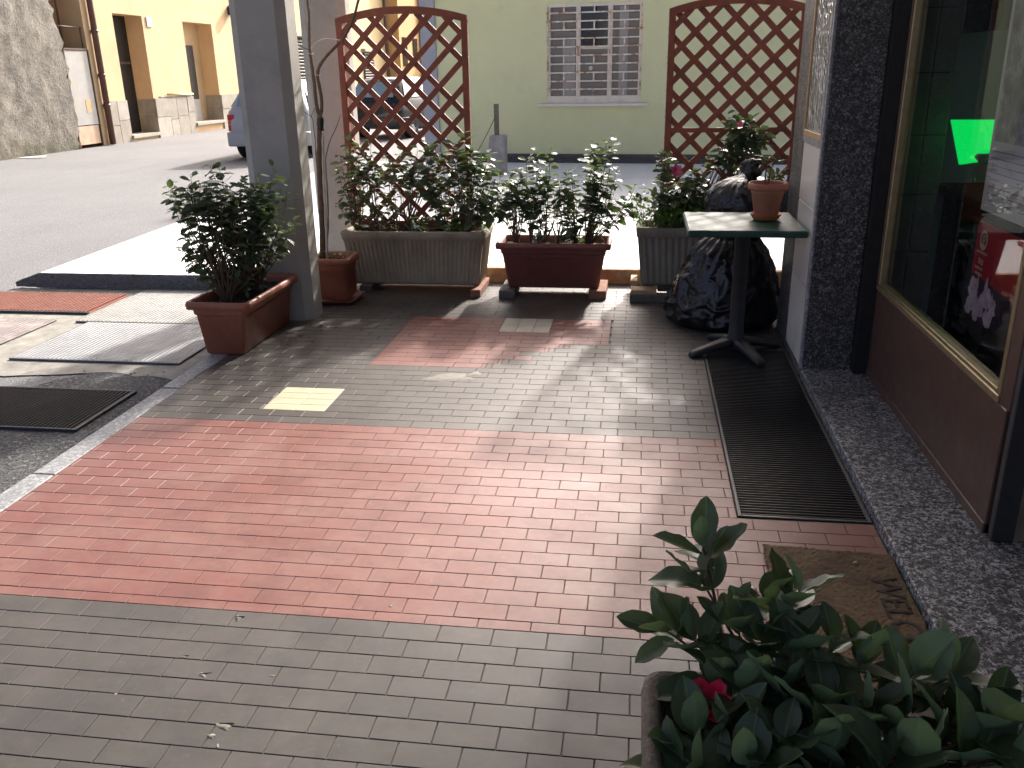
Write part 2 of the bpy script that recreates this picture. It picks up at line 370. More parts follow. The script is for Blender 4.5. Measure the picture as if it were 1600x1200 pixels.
def textured_glass():
    m, t, b = nodes('pressed_glass'); v = coords(t, 'world')
    k = ramp(t, noise(t, v, 14, 3, .6, (1, 1, .5)), [(.35, (.20, .25, .235)), (.65, (.50, .54, .52))]); t.links.new(k, b.inputs['Base Color'])
    b.inputs['Roughness'].default_value = .12; b.inputs['Specular IOR Level'].default_value = .8
    vo = N(t, 'ShaderNodeTexVoronoi', feature='SMOOTH_F1'); vo.inputs['Scale'].default_value = 26; t.links.new(v, vo.inputs['Vector'])
    bump(t, b, vo.outputs['Distance'], .8, .03); return m
M['pressed_glass'] = textured_glass()
def emis(name, c, s):
    m, t, b = nodes(name); b.inputs['Base Color'].default_value = (0, 0, 0, 1); b.inputs['Emission Color'].default_value = (*c, 1); b.inputs['Emission Strength'].default_value = s; return m
M['green_lamp'] = emis('lit_green_panel', (.0, .85, .12), .34)

def bag_mat():
    m, t, b = nodes('black_bin_liner'); v = coords(t, 'object')
    b.inputs['Base Color'].default_value = (.010, .010, .011, 1); b.inputs['Roughness'].default_value = .27; b.inputs['Specular IOR Level'].default_value = .55
    def ridged(sc_, mp_):
        n = N(t, 'ShaderNodeTexNoise'); n.noise_type = 'RIDGED_MULTIFRACTAL'; n.normalize = True
        n.inputs['Scale'].default_value = sc_; n.inputs['Detail'].default_value = 2.5; n.inputs['Roughness'].default_value = .45; n.inputs['Distortion'].default_value = .9
        m2 = N(t, 'ShaderNodeMapping'); m2.inputs['Scale'].default_value = mp_; t.links.new(v, m2.inputs[0]); t.links.new(m2.outputs[0], n.inputs['Vector']); return n.outputs[0]
    bump(t, b, ridged(12.0, (1, 1, .8)), .5, .012); return m
M['bag'] = bag_mat()

def leaf_mat(name, a, bcol, yel, rough=.28, vein=False, trl=.25):
    m, t, b = nodes(name); r = rnd_id(t); v = coords(t, 'object')
    k = mixc(t, r, a, bcol)
    k = mixc(t, ramp(t, r, [(.90, (0, 0, 0)), (.97, (.8, .8, .8))]), k, yel)
    wv = N(t, 'ShaderNodeNewGeometry').outputs['Position']
    k = mixc(t, ramp(t, noise(t, wv, 45, 4), [(.45, (0, 0, 0)), (.75, (.4, .4, .4))]), k, tuple(min(1, x*1.8) for x in a))
    bf = N(t, 'ShaderNodeNewGeometry').outputs['Backfacing']
    k2 = mixc(t, bf, k, tuple(min(1, x*1.6+.012) for x in bcol))
    t.links.new(k2, b.inputs['Base Color']); b.inputs['Roughness'].default_value = rough; b.inputs['Specular IOR Level'].default_value = .42
    sx = N(t, 'ShaderNodeSeparateXYZ'); t.links.new(v, sx.inputs[0])
    ab = N(t, 'ShaderNodeMath', operation='ABSOLUTE'); t.links.new(sx.outputs[0], ab.inputs[0])
    k3 = mixc(t, ramp(t, ab.outputs[0], [(.006, (.55, .55, .55)), (.022, (0, 0, 0))]), k2, tuple(min(1, x*2.2+.02) for x in bcol)) if vein else k2
    t.links.new(k3, b.inputs['Base Color'])
    rr = maprange(t, bf, 0, 1, rough, .65); t.links.new(rr, b.inputs['Roughness'])
    out = t.nodes['Material Output']; tl = N(t, 'ShaderNodeBsdfTranslucent'); t.links.new(mixc(t, .5, k, (.16, .26, .03)), tl.inputs[0])
    mx = N(t, 'ShaderNodeMixShader'); mx.inputs[0].default_value = trl; t.links.new(b.outputs[0], mx.inputs[1]); t.links.new(tl.outputs[0], mx.inputs[2]); t.links.new(mx.outputs[0], out.inputs[0])
    bump(t, b, noise(t, wv, 160, 3), .15, .002)
    return m
M['leaf'] = leaf_mat('camellia_leaf', (.050, .076, .046), (.088, .124, .068), (.19, .19, .08), .42)
M['leaf_fg'] = leaf_mat('dark_camellia_leaf', (.036, .064, .034), (.074, .112, .056), (.12, .14, .06), .38, vein=True)
M['leaf_herb'] = leaf_mat('bright_herb_leaf', (.12, .27, .035), (.19, .37, .06), (.28, .42, .08), .5, trl=.5)
M['bud'] = simple('pale_green_bud', (.17, .23, .06), .5, .1, 30, 0)
M['petal_pink'] = simple('pink_petal', (.72, .16, .26), .6, .15, 30, 0)
M['petal_red'] = simple('crimson_petal', (.78, .015, .075), .55, .15, 30, 0)

# ================================================================= SETTING
# --- the street and everything that lies in it
def sheet(name, x0, x1, y0, y1, z, mat, kind='structure'):
    return tag(MB().quad((x0, y0, z), (x1, y0, z), (x1, y1, z), (x0, y1, z)).build(name, mat), kind=kind)
GZ = -0.022
g_ = MB(); g_.quad((-900, -900, GZ), (900, -900, GZ), (900, 900, GZ), (-900, 900, GZ)); tag(g_.build('road', M['asphalt']), kind='structure')
# coarse asphalt strip along the kerb, pale concrete around the covers (ragged sheets)
def ragged(name, pts, z, mat, amp=.03, step=.08, seed=1):
    r = random.Random(seed); out = []
    for i, a in enumerate(pts):
        b = pts[(i+1) % len(pts)]; L = math.dist(a, b); n = max(1, int(L/step))
        for k in range(n):
            t = k/n; out.append((a[0]+(b[0]-a[0])*t+r.uniform(-amp, amp), a[1]+(b[1]-a[1])*t+r.uniform(-amp, amp), z))
    m = MB(); m.add(out, [tuple(range(len(out)))]); return tag(m.build(name, mat), kind='structure')
ragged('coarse_asphalt', [(-4.6, 1.0), (-2.49, 1.0), (-2.49, 4.32), (-3.0, 4.35), (-3.5, .0+3.60), (-4.6, 4.25)], GZ+.004, M['asphalt_dark'], .035)
ragged('concrete_apron', [(-5.0, 4.05), (-3.6, 4.17), (-2.95, 4.27), (-2.49, 4.20), (-2.49, 6.27), (-4.9, 6.2), (-4.8, 5.2)], GZ+.0065, M['concrete'], .02, seed=3)

# kerb of granite stones
kerb = empty('kerb', (-2.43, 3.8, 0), kind='structure')
y = 0.6
for L in (.92, 1.0, .46, 1.05, .95, .60, 1.1):
    y1 = min(y+L, 6.28)
    MB().box(-2.485, -2.377, y+.003, y1-.003, -.12, 0.001+R.uniform(-.002, .002), .006).build('kerb_stone', M['granite_kerb'], kerb)
    y += L
    if y >= 6.27: break

# white paving behind, raised by one low step
wp = MB()
zt = .105
poly = [(-4.70, 6.215), (-2.49, 6.215), (-2.49, 6.62), (30, 6.62), (30, 15.3), (-4.2, 15.3), (-5.15, 14.9), (-5.1, 13.4), (-4.84, 8.78)]
n_ = len(poly)
wp.add([(a, b, zt) for a, b in poly]+[(a, b, GZ-.05) for a, b in poly], [tuple(range(n_))]+[(i, i+n_, (i+1) % n_+n_, (i+1) % n_) for i in range(n_)])
pav = tag(wp.build('white_paving', M['white_slab']), kind='structure')
# ragged bitumen ramp in front of its street end
bm_ = MB(); r_ = random.Random(4); top = []; bot = []
for i in range(46):
    x = -4.93+i*(2.44/45)
    fade = min(1, max(0, (x+4.95)/.22))
    top.append((x, 6.208+r_.uniform(-.003, .003), (zt-.002)*(.25+.75*fade)+r_.uniform(-.007, .002)))
    bot.append((x+r_.uniform(-.015, .015), 6.190+.03*(1-fade)+r_.uniform(-.010, .010), GZ+.012))
mid_ = [((a[0]+b[0])/2, (a[1]+b[1])/2-.002+r_.uniform(-.006, .006), (a[2]+b[2])/2+r_.uniform(-.006, .006)) for a, b in zip(top, bot)]
back = [(a[0], 6.2145, a[2]+.001) for a in top]
bm_.loft([bot, mid_, top, back], closed=False)
tag(bm_.build('bitumen_ramp', M['bitumen'], smooth=True), kind='structure')
# tan edging of the step behind the planters
rs = empty('step_edging', (-.6, 6.6, 0), kind='structure')
x = -2.28
while x < 1.2:
    x2 = min(x+.47, 1.25)
    MB().box(x+.002, x2-.002, 6.596, 6.66, -.03, .109+R.uniform(-.001, .001), .006).build('edging_brick', M['tan_riser'], rs)
    x = x2

# --- tiled floor: every tile is a piece; the 300 that show largest are objects
floor = empty('floor', (-.7, 3.8, 0), kind='structure')
fm = MB()
def fq(x0, x1, y0, y1): fm.box(x0, x1, y0, y1, -.06, -.0045)
fq(-2.377, .392, .5, 6.6); fq(.392, .868, .5, 1.30); fq(.392, .868, 1.90, 2.918); fq(.392, .868, 4.985, 6.6); fq(.80, .868, 1.30, 1.90) if False else None
fm.build('mortar_bed', M['grout'], floor)
PX, PY, J = .16, .08, .0024
tiles = []      # (x0,x1,y0,y1,colour)
def fill(x0, x1, y0, y1, ph, c, pitch=PX):
    k = math.floor((x0-ph)/pitch+1e-6); a = ph+k*pitch
    while a < x1-1e-6:
        b = a+pitch; u, v = max(a, x0), min(b, x1)
        if v-u > .012: tiles.append((u+J/2, v-J/2, y0+J/2, y1-J/2, c))
        a = b
def rightx(yc): return .390 if 2.918 < yc < 4.985 else .866
YN, YB = 2.140, 3.627
k = 0
while YN-PY*k > 1.0:                                 # near grey field
    y1 = YN-PY*k; fill(-2.377, .866 if y1 > 1.94 else .390, y1-PY, y1, -.5436+(k % 2)*.08, 'tile_grey'); k += 1
k = 0
while True:                                          # red field
    y1 = YB-PY*k; y0 = max(y1-PY, YN)
    if y1 <= YN+.005: break
    yc = (y0+y1)/2
    if y0 < 2.918 < y1: fill(-2.377, .390, y0, y1, -.438+(k % 2)*.08, 'tile_red'); (2.918-y0 > .015) and fill(.390, .866, y0, 2.918, -.438+(k % 2)*.08, 'tile_red')
    else: fill(-2.377, rightx(yc), y0, y1, -.438+(k % 2)*.08, 'tile_red')
    k += 1
k = 0
while YB+PY*k < 6.59:                                # far grey field with the red and pale inlays
    y0 = YB+PY*k; y1 = min(y0+PY, 6.594); yc = (y0+y1)/2; ph = -.464+((k+1) % 2)*.08
    xr = rightx(yc); segs = [(-2.377, xr, 'tile_grey', ph)]
    def cut(a, b, c, p):
        global segs
        out = []
        for (s0, s1, sc_, sp) in segs:
            if b <= s0 or a >= s1: out.append((s0, s1, sc_, sp)); continue
            if a > s0: out.append((s0, a, sc_, sp))
            out.append((max(a, s0), min(b, s1), c, p))
            if b < s1: out.append((b, s1, sc_, sp))
        segs = out
    if 4.50 < yc < 5.56:
        xe = -.155 if yc > 5.02 else (-.42 if yc > 4.94 else (-.50 if yc > 4.86 else (-.66 if yc > 4.78 else (-.58 if yc > 4.70 else (-.74 if yc > 4.62 else -.82)))))
        cut(-1.485, xe, 'tile_red', -1.485+((k+1) % 2)*.08)
    if 3.78 < yc < 4.11: cut(-1.814, -1.494, 'tile_cream', -1.814)
    if 5.22 < yc < 5.55: cut(-.857, -.537, None, 0)
    for s0, s1, c, p in segs:
        if c: fill(s0, s1, y0, y1, p, c)
    k += 1
for i in range(3):
    for j in range(2):
        tiles.append((-.857+i*.1067+J/2, -.857+(i+1)*.1067-J/2, 5.227+j*.16+J/2, 5.227+(j+1)*.16-J/2, 'tile_pale'))
def tile_mesh(w, d, mat=None):
    b = .0011; h = .0075
    def q(k, z): return [(-w/2+k, -d/2+k, z), (w/2-k, -d/2+k, z), (w/2-k, d/2-k, z), (-w/2+k, d/2-k, z)]
    m = MB(); m.loft([q(0, -h), q(0, -b), q(b, 0)], False, True); return m
def in_frame(x, y):
    d = Vector((x, y, -CAM_H)); z = d.dot(FW)
    if z < .1: return False
    px = 800+F_PX*d.dot(RT)/z; py = 600-F_PX*d.dot(UP)/z
    return -40 < px < 1640 and -40 < py < 1240
def jit():
    return (R.gauss(0, .0009), R.gauss(0, .0007), R.gauss(0, .0006)), R.uniform(-.0004, .0003)
vis = sorted([t for t in tiles if in_frame((t[0]+t[1])/2, (t[2]+t[3])/2)], key=lambda t: t[2])
single = set(id(t) for t in vis[:300])
cache = {}; rest = MB(); rmats = ['tile_red', 'tile_grey', 'tile_cream', 'tile_pale']
for t in tiles:
    x0, x1, y0, y1, c = t; w_, d_ = x1-x0, y1-y0; cx, cy = (x0+x1)/2, (y0+y1)/2
    rot, dz = jit()
    if id(t) in single:
        key = (round(w_, 3), round(d_, 3), c)
        if key not in cache:
            mb = tile_mesh(w_, d_); me = bpy.data.meshes.new('tile'); me.from_pydata(mb.v, [], mb.f); me.materials.append(M[c]); cache[key] = me
        inst(cache[key], 'tile', (cx, cy, dz), floor, rot)
    else:
        mb = tile_mesh(w_, d_); rest.cm = rmats.index(c)
        rest.add([(cx+v[0], cy+v[1], dz+v[2]+v[1]*rot[0]-v[0]*rot[1]) for v in mb.v], mb.f)
tag(rest.build('far_tiles', [M[c] for c in rmats], floor), kind='stuff')
# cement repair and chips
def blob(name, cx, cy, rx, ry, z, mat, parent, seed, ang=0, n=26, rough=.25):
    r = random.Random(seed); ph = [r.uniform(0, 6.28) for _ in range(4)]; pts = []
    for i in range(n):
        a = 2*math.pi*i/n; k = 1+rough*(math.sin(2*a+ph[0])*.5+math.sin(3*a+ph[1])*.5+math.sin(5*a+ph[2])*.35)+r.uniform(-.06, .06)
        X, Y = rx*k*math.cos(a), ry*k*math.sin(a)
        pts.append((cx+X*math.cos(ang)-Y*math.sin(ang), cy+X*math.sin(ang)+Y*math.cos(ang)))
    m = MB(); o = [(a, b, z-.004) for a, b in pts]; i_ = [(cx+(a-cx)*.82, cy+(b-cy)*.82, z) for a, b in pts]
    m.loft([o, i_], False, True); return m.build(name, mat, parent, True)
blob('cement_patch', -.99, 4.33, .15, .07, .0012, M['cement'], floor, 5, .35, rough=.3)
blob('cement_patch', -.86, 4.40, .06, .03, .001, M['cement'], floor, 6, .9, rough=.35)
for i, (px, py, s) in enumerate(((372, 966, .018), (316, 1055, .016), (288, 1026, .010), (350, 1135, .024), (610, 947, .009), (425, 1056, .008), (330, 1150, .014), (180, 1085, .007), (340, 1166, .008))):
    p = ground(px, py); blob('chipped_spot', p.x, p.y, s, s*.55, .0007, M['cement'], floor, 20+i, R.uniform(0, 3), 12, .5)
    if i < 4: blob('chip_hole', p.x+.004, p.y+s*.45, s*.9, s*.16, .0016, M['pit'], floor, 40+i, R.uniform(0, .8), 10, .5)

# --- step, right hand wall and pillar
step = empty('entrance_step', (1.05, 3.2, 0), kind='structure')
for (a, b) in ((.4, 1.62), (1.62, 2.98), (2.98, 4.53)):
    MB().box(.872, 1.60, a+.001, b-.001, -.05, .045, .004).build('step_slab', M['granite_step'], step)
MB().box(.867, .930, 4.532, 5.42, -.05, .02, .003).build('step_border', M['granite_dark'], step)
pil = empty('granite_pillar', (1.0, 5.0, 0), 'dark speckled granite pillar with white marble side beside the green table', 'pillar')
MB().box(.888, 1.118, 4.54, 5.40, .02, 3.60).build('core', M['plaster_ceil'], pil)
MB().box(.882, 1.120, 4.522, 4.540, .045, 3.60, .003).build('front_slab', M['granite_dark'], pil)
MB().box(.866, .881, 4.522, 4.56, .045, 3.60, .003).build('edge_strip', M['granite_kerb'], pil)
MB().box(.872, .888, 5.05, 5.40, .02, 3.60, .003).build('back_slab', M['granite_dark'], pil)
for z0, z1 in ((.045, .46), (.464, .86), (.864, 1.165)):
    MB().box(.873, .888, 4.562, 5.048, z0, z1, .002).build('marble_slab', M['marble'], pil)
MB().box(.866, .8875, 4.562, 5.048, 1.168, 1.20, .002).build('ledge', M['granite_kerb'], pil)
sh = empty('glass_showcase', (.87, 4.8, 1.2), 'narrow pressed glass wall panel in thin honey wood frame on the pillar', 'wall panel')
MB().box(.874, .8875, 4.585, 5.026, 1.232, 2.60).build('glass_panel', M['pressed_glass'], sh)
MB().box(.864, .8875, 4.562, 5.048, 1.20, 1.231, .003).build('frame_rail', M['wood_honey'], sh)
MB().box(.864, .8875, 5.027, 5.048, 1.2315, 2.60, .003).build('frame_stile', M['wood_honey'], sh)
MB().box(.864, .8875, 4.562, 4.584, 1.2315, 2.60, .003).build('frame_stile', M['granite_kerb'], sh)
wallr = empty('side_wall', (1.5, 6.2, 0), 'pale grey rendered wall end beyond the granite pillar', 'wall')
MB().box(1.09, 4.5, 5.42, 6.58, -.02, 3.6, .01).build('wall', M['pilaster'], wallr)
ceil = MB(); ceil.box(-2.75, 5.0, -1.2, 7.05, 3.601, 3.85); tag(ceil.build('portico_ceiling', M['plaster_ceil']), kind='structure')

# --- columns
def column(name, x0, x1, y0, y1, ch, label, seam=None):
    c = empty(name, ((x0+x1)/2, (y0+y1)/2, 0), label, 'column')
    def ring(z): return [(x0+ch, y0, z), (x1-ch, y0, z), (x1, y0+ch*.8, z), (x1, y1-ch*.8, z), (x1-ch, y1, z), (x0+ch, y1, z), (x0, y1-ch*.8, z), (x0, y0+ch*.8, z)]
    zs = [-.02]+([seam-.004, seam] if seam else [])+[3.60]
    MB().loft([ring(z) for z in zs], False, True).build('shaft', M['column_grey'], c)
    return c
column('portico_column', -2.49, -2.135, 5.375, 5.61, .055, 'grey chamfered concrete column behind the left terracotta trough')
column('portico_column', -2.58, -2.22, 6.78, 6.97, .055, 'grey chamfered concrete column between the bare young tree and the left lattice', 1.62)

# --- green building
gU = Vector((1, -.11, 0)).normalized(); gN = Vector((-.11, -1, 0)).normalized(); gO = Vector((0, 14.64, 0))
def gw(u, z, d=0.0): return gO+gU*u+gN*d+Vector((0, 0, z))
def gbox(m, u0, u1, z0, z1, d0, d1):
    c = gw((u0+u1)/2, (z0+z1)/2, (d0+d1)/2); return m.obox(c, gU*(u1-u0)/2, gN*(d1-d0)/2, Vector((0, 0, (z1-z0)/2)))
gb = empty('green_building', gO, 'low pale green rendered building with one barred window behind the planters', 'building')
U0, U1, WT = -3.40, 12.0, 3.05
wu0, wu1, wz0, wz1 = -1.545, -.035, 1.04, 2.53
m = MB()
for a, b, c, d in ((U0, wu0, .0, WT), (wu1, U1, .0, WT), (wu0, wu1, .0, wz0), (wu0, wu1, wz1, WT)): gbox(m, a, b, c, d, -.30, 0)
m.build('wall', M['green_wall'], gb)
m = MB(); gbox(m, U0, U1, 0, WT, -7.0, -6.8); gbox(m, U0, U0+.2, 0, WT, -6.8, -.30); gbox(m, U1-.2, U1, 0, WT, -6.8, -.30); m.build('rear_wall', M['green_wall'], gb)
m = MB(); gbox(m, U0-.7, U1+.4, WT, WT+.18, -7.2, .42); m.build('roof', M['plaster_ceil'], gb)
m = MB(); gbox(m, 3.98, U1, WT+.18, 14.2, -6.5, -.02); m.build('added_shade_block', M['green_wall'], gb)  # unseen block added to cast the soft shade over the right of the floor
m = MB(); gbox(m, 3.95, U1+.3, 14.2, 14.4, -6.4, .1); m.build('shade_block_cap', M['plaster_ceil'], gb)  # cap of the added shading block, also out of view
for i in range(3):
    for z in (4.2, 7.6):
        m = MB(); gbox(m, 4.6+i*1.9, 5.6+i*1.9, z, z+1.6, -.019, .0); m.build('window', M['win_glass_dark'], gb)  # dark panes set on the added shading block
m = MB(); gbox(m, -3.66, U0-.002, 0, WT, -.4, .05); m.build('pilaster', M['pilaster'], gb)
m = MB(); gbox(m, U0, U1, .09, .168, .0, .035); m.build('base_band', M['dark_band'], gb)
m = MB(); gbox(m, U0, U1, .172, .248, .0, .022); m.build('base_band', M['dark_band'], gb)
wn = MB(); gbox(wn, wu0, wu0+.05, wz0, wz1, -.10, -.02); gbox(wn, wu1-.05, wu1, wz0, wz1, -.10, -.02); gbox(wn, wu0+.05, wu1-.05, wz1-.05, wz1, -.10, -.02); gbox(wn, wu0+.05, wu1-.05, wz0, wz0+.115, -.10, -.02)
win = wn.build('window', M['white_paint'], gb)
for u in (-1.045, -.54):
    m = MB(); gbox(m, u-.035, u+.035, wz0+.115, wz1-.05, -.095, -.03); m.build('mullion', M['white_paint'], win)
m = MB(); gbox(m, -1.01, -.575, 1.855, 1.885, -.095, -.05); m.build('mullion', M['white_paint'], win)
for a, b, z0, z1, mt in ((wu0+.05, -1.08, 1.155, 2.48, 'win_glass'), (-1.01, -.575, 1.155, 1.855, 'win_glass'), (-1.01, -.575, 1.885, 2.48, 'win_glass_dark'), (-.505, wu1-.05, 1.155, 2.48, 'win_glass')):
    m = MB(); gbox(m, a, b, z0, z1, -.085, -.075); m.build('pane', M[mt], win)
m = MB(); gbox(m, -1.30, -1.10, 1.157, 2.0, -.072, -.066); m.build('curtain', M['slat_grey'], win)
m = MB(); gbox(m, -.40, -.26, 1.157, 2.47, -.072, -.066); m.build('curtain', M['slat_grey'], win)
c = gw(-.846, 1.57, -.07); m = MB(); m.loft([[c+gU*(.03*math.cos(a))+gN*d+Vector((0, 0, .035*math.sin(a))) for a in [i*math.pi/5 for i in range(10)]] for d in (0, .008)], True, True); m.build('vent_disc', M['paper'], win)
m = MB(); gbox(m, -1.69, .10, 1.0, 1.037, -.02, .10); m.build('sill', M['marble'], gb)
gr = MB(); gbox(gr, wu0+.005, wu0+.022, 1.16, 2.49, -.012, .004)
gri = gr.build('window_grille', M['rusty_white'], gb)
m = MB(); gbox(m, wu1-.022, wu1-.005, 1.16, 2.49, -.012, .004); m.build('bar', M['rusty_white'], gri)
hz = [2.392, 2.268, 2.144, 2.018, 1.893, 1.766, 1.640, 1.508, 1.380, 1.257]
for z in hz:
    m = MB(); gbox(m, wu0-.01, wu1+.01, z-.011, z+.011, -.004, .018); m.build('bar', M['rusty_white'], gri)
edges_z = [2.49]+hz+[1.155]
for i in range(len(edges_z)-1):
    for u in ((-1.27, -.786, -.31) if i % 2 == 0 else (-1.047, -.542)):
        m = MB(); gbox(m, u-.011, u+.011, edges_z[i+1]+.011, edges_z[i]-.011, -.004, .016); m.build('bar', M['rusty_white'], gri)

# --- left street front
FX = -13.2
def face_box(m, y0, y1, z0, z1, d0, d1): return m.box(FX+d0, FX+d1, y0, y1, z0, z1)
rwb = empty('roughcast_building', (FX, 13, 0), 'old bare grey roughcast wall at the street corner', 'building')
m = MB(); r_ = random.Random(9); ny, nz = 70, 40; ys = [9.0+i*(19.58-9.0)/ny for i in range(ny+1)]; zs = [-.05+j*5.6/nz for j in range(nz+1)]
vs = [(FX+r_.uniform(-.03, .03)+(.03 if z < 2.62 else 0)+.02*math.sin(y_*1.3+z), y_+(r_.uniform(-.05, .05) if i == ny else 0)+(.10 if (i == ny and z < 2.6) else 0), z) for i, y_ in enumerate(ys) for z in zs]
fs = [(i*(nz+1)+j, (i+1)*(nz+1)+j, (i+1)*(nz+1)+j+1, i*(nz+1)+j+1) for i in range(ny) for j in range(nz)]
m.add(vs, fs); m.box(FX-3, FX-.06, 9.0, 19.52, -.05, 5.5); m.build('wall', M['rough_wall'], rwb, True)
# recess with pipes and a metal cabinet
cab = empty('metal_cabinet', (FX, 20.1, 0), 'tall scratched white metal cabinet door with rusty foot, by the grey roughcast wall', 'cabinet')
m = MB(); face_box(m, 19.70, 20.60, .50, 2.18, -.10, .02); m.build('door_panel', M['white_metal'], cab, auto=.012)
m = MB(); face_box(m, 19.72, 20.58, .06, .485, -.10, .01); m.build('foot_panel', M['rust_pink'], cab)
m = MB(); face_box(m, 19.66, 19.695, .0, 2.2, -.12, .04); face_box(m, 20.605, 20.64, .0, 2.2, -.12, .04); face_box(m, 19.696, 20.604, 2.19, 2.23, -.12, .04); m.build('frame', M['bark'], cab)
m = MB(); face_box(m, 20.20, 20.38, .78, 1.08, .0215, .026); m.build('label_plate', M['wood_honey'], cab)
ob_ = empty('ochre_building', (FX, 26, 0), 'ochre rendered house with two deep doorways and stone clad base', 'building')
D1, D2 = (21.95, 23.33, .12, 3.09), (25.5, 27.31, .24, 3.06)
Hh = 7.0; Ye = 33.0
m = MB()
for a, b, z0, z1 in ((20.66, D1[0], -.05, Hh), (D1[1], D2[0], -.05, Hh), (D2[1], Ye, -.05, Hh), (D1[0], D1[1], D1[3], Hh), (D2[0], D2[1], D2[3], Hh), (D1[0], D1[1], -.05, D1[2]), (D2[0], D2[1], -.05, D2[2])):
    face_box(m, a, b, z0, z1, -.9, 0)
m.build('wall', M['ochre'], ob_)
m = MB(); face_box(m, 19.3, 20.655, -.05, Hh, -1.3, -.8); m.build('recess_wall', M['recess_brown'], ob_)
m = MB(); m.tube([(FX-.5, 20.02, 2.2), (FX-.5, 20.05, 6)], .05, 8); m.build('pipe', M['recess_brown'], ob_, True)
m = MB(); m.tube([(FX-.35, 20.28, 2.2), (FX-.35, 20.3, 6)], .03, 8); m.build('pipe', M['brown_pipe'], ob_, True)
m = MB(); m.tube([(FX-.08, 19.6, 2.70), (FX-.08, 20.7, 2.70)], .022, 6); m.tube([(FX-.08, 20.62, 2.7), (FX-.08, 20.62, 2.2)], .015, 6); m.build('rail', M['brown_pipe'], ob_, True)
m = MB(); face_box(m, D1[0]-.02, D1[1]+.02, .05, D1[3], -.60, -.49); d_ = m.build('door', M['dark_door'], ob_)
m = MB(); face_box(m, D1[0]+.8, D1[0]+1.3, 1.9, 1.96, -.489, -.47); m.build('door_rail', M['bark'], d_)
m = MB(); face_box(m, D2[0]-.02, D2[1]+.02, .05, D2[3], -.70, -.47); m.build('doorway_back', M['ochre'], ob_)
m = MB(); face_box(m, D2[0]+.35, D2[0]+1.32, D2[2], 2.45, -.469, -.45); d_ = m.build('door', M['dark_door'], ob_)
m = MB(); face_box(m, D2[0]+.35, D2[0]+1.32, D2[2], .9, -.449, -.44); m.build('door_kickplate', M['slat_grey'], d_)
for (a, b, z0) in ((D1[0], D1[1], D1[2]), (D2[0], D2[1], D2[2])):
    m = MB(); face_box(m, a-.02, b+.02, z0-.06, z0+.02, -.5, .09); m.build('door_step', M['stone_clad2'], ob_)
# stone cladding, slab by slab
def clad(a, b, zb, zt_):
    y = a
    while y < b-.01:
        L = R.choice((.42, .55, .62, .72)); y2 = min(y+L, b)
        if b-y2 < .2: y2 = b
        zc = zb+(zt_-zb)*R.uniform(.42, .6)
        for z0, z1 in ((zb, zc), (zc, zt_)):
            m = MB(); face_box(m, y+.006, y2-.006, z0+.006, z1-.006, .0, .045+R.uniform(-.008, .008))
            m.build('stone_slab', M[R.choice(('stone_clad', 'stone_clad2', 'stone_clad'))], ob_)
        y = y2
clad(21.05, D1[0], -.04, 1.02); clad(D1[1], D2[0], -.04, 1.02); clad(D2[1], Ye-3.5, -.04, 1.01)
for (Dd, z0) in ((D1, D1[2]), (D2, D2[2])):
    for k_ in range(2):
        zz = (z0+.02, (z0+1.0)/2+.05, 1.0)
        m = MB(); m.box(FX-.46, FX-.24, Dd[1]-.03, Dd[1]+.01, zz[k_]+.005, zz[k_+1]-.005); m.build('stone_slab', M['stone_clad'], ob_)
        m = MB(); m.box(FX-.235, FX+.0, Dd[1]-.03, Dd[1]+.01, zz[k_]+.005, zz[k_+1]-.005); m.build('stone_slab', M['stone_clad'], ob_)
m = MB(); face_box(m, D1[1]+.3, D2[0]-.1, 1.03, 1.06, 0, .05); m.build('ledge', M['stone_clad2'], ob_)
m = MB(); m.tube([(FX+.06, 24.0, 1.10), (FX+.06, 25.45, 1.08)], .03, 6); m.build('conduit', M['yellow'], ob_, True)
m = MB(); face_box(m, 23.52, 23.78, 2.84, 3.08, 0, .03); m.build('number_plaque', M['paper'], ob_)
m = MB(); m.box(FX, FX+.25, 28.55, 28.75, 3.4, 3.62); m.tube([(FX, 28.65, 3.65), (FX+.3, 28.65, 3.7)], .02, 6); m.build('wall_lamp', M['black_iron'], ob_)
m = MB(); m.tube([(FX+.09, 20.94, 0), (FX+.09, 20.94, 7)], .075, 10); 
for z in (.9, 1.6, 2.6): m.tube([(FX+.09, 20.94, z), (FX+.09, 20.94, z+.06)], .09, 10)
dp = tag(m.build('downpipe', M['brown_pipe'], ob_, True))
# further houses
yb = empty('yellow_house', (FX, 39, 0), 'pale yellow rendered house with a louvred shutter, behind the silver car', 'building')
m = MB(); m.box(FX-6, FX+.1, 33.01, 46.5, -.05, 8); m.build('wall', M['yellow'], yb)
for (a, b, z0, z1) in ((33.6, 35.6, 1.15, 2.9), (42.3, 43.9, 1.3, 2.5), (33.6, 35.6, 4.4, 6.2), (39, 40.6, 4.4, 6.2)):
    m = MB(); m.box(FX+.1, FX+.16, a, b, z0, z1); wf = m.build('window', M['win_glass_dark'], yb)
    n = int((z1-z0)/.12)
    m = MB()
    for i in range(n): m.obox((FX+.175, (a+b)/2, z0+.06+i*.12), (.02, 0, .02), (0, (b-a)/2-.05, 0), (-.006, 0, .006))
    tag(m.build('shutter_louvres', M['slat_grey'], wf), kind='stuff')
    m = MB(); m.box(FX+.1, FX+.3, a-.15, b+.15, z1+.03, z1+.16); m.build('window_head', M['stone_clad2'], wf)
m = MB(); m.tube([(FX+.18, 46.3, 0), (FX+.18, 46.3, 8)], .09, 8); m.build('downpipe', M['brown_pipe'], yb, True)
tb = empty('tan_house', (FX, 48.5, 0), 'tan orange house front seen through the left lattice', 'building')
m = MB(); m.box(FX-6, FX+.8, 46.51, 51.0, -.05, 8); m.build('wall', M['tan'], tb)
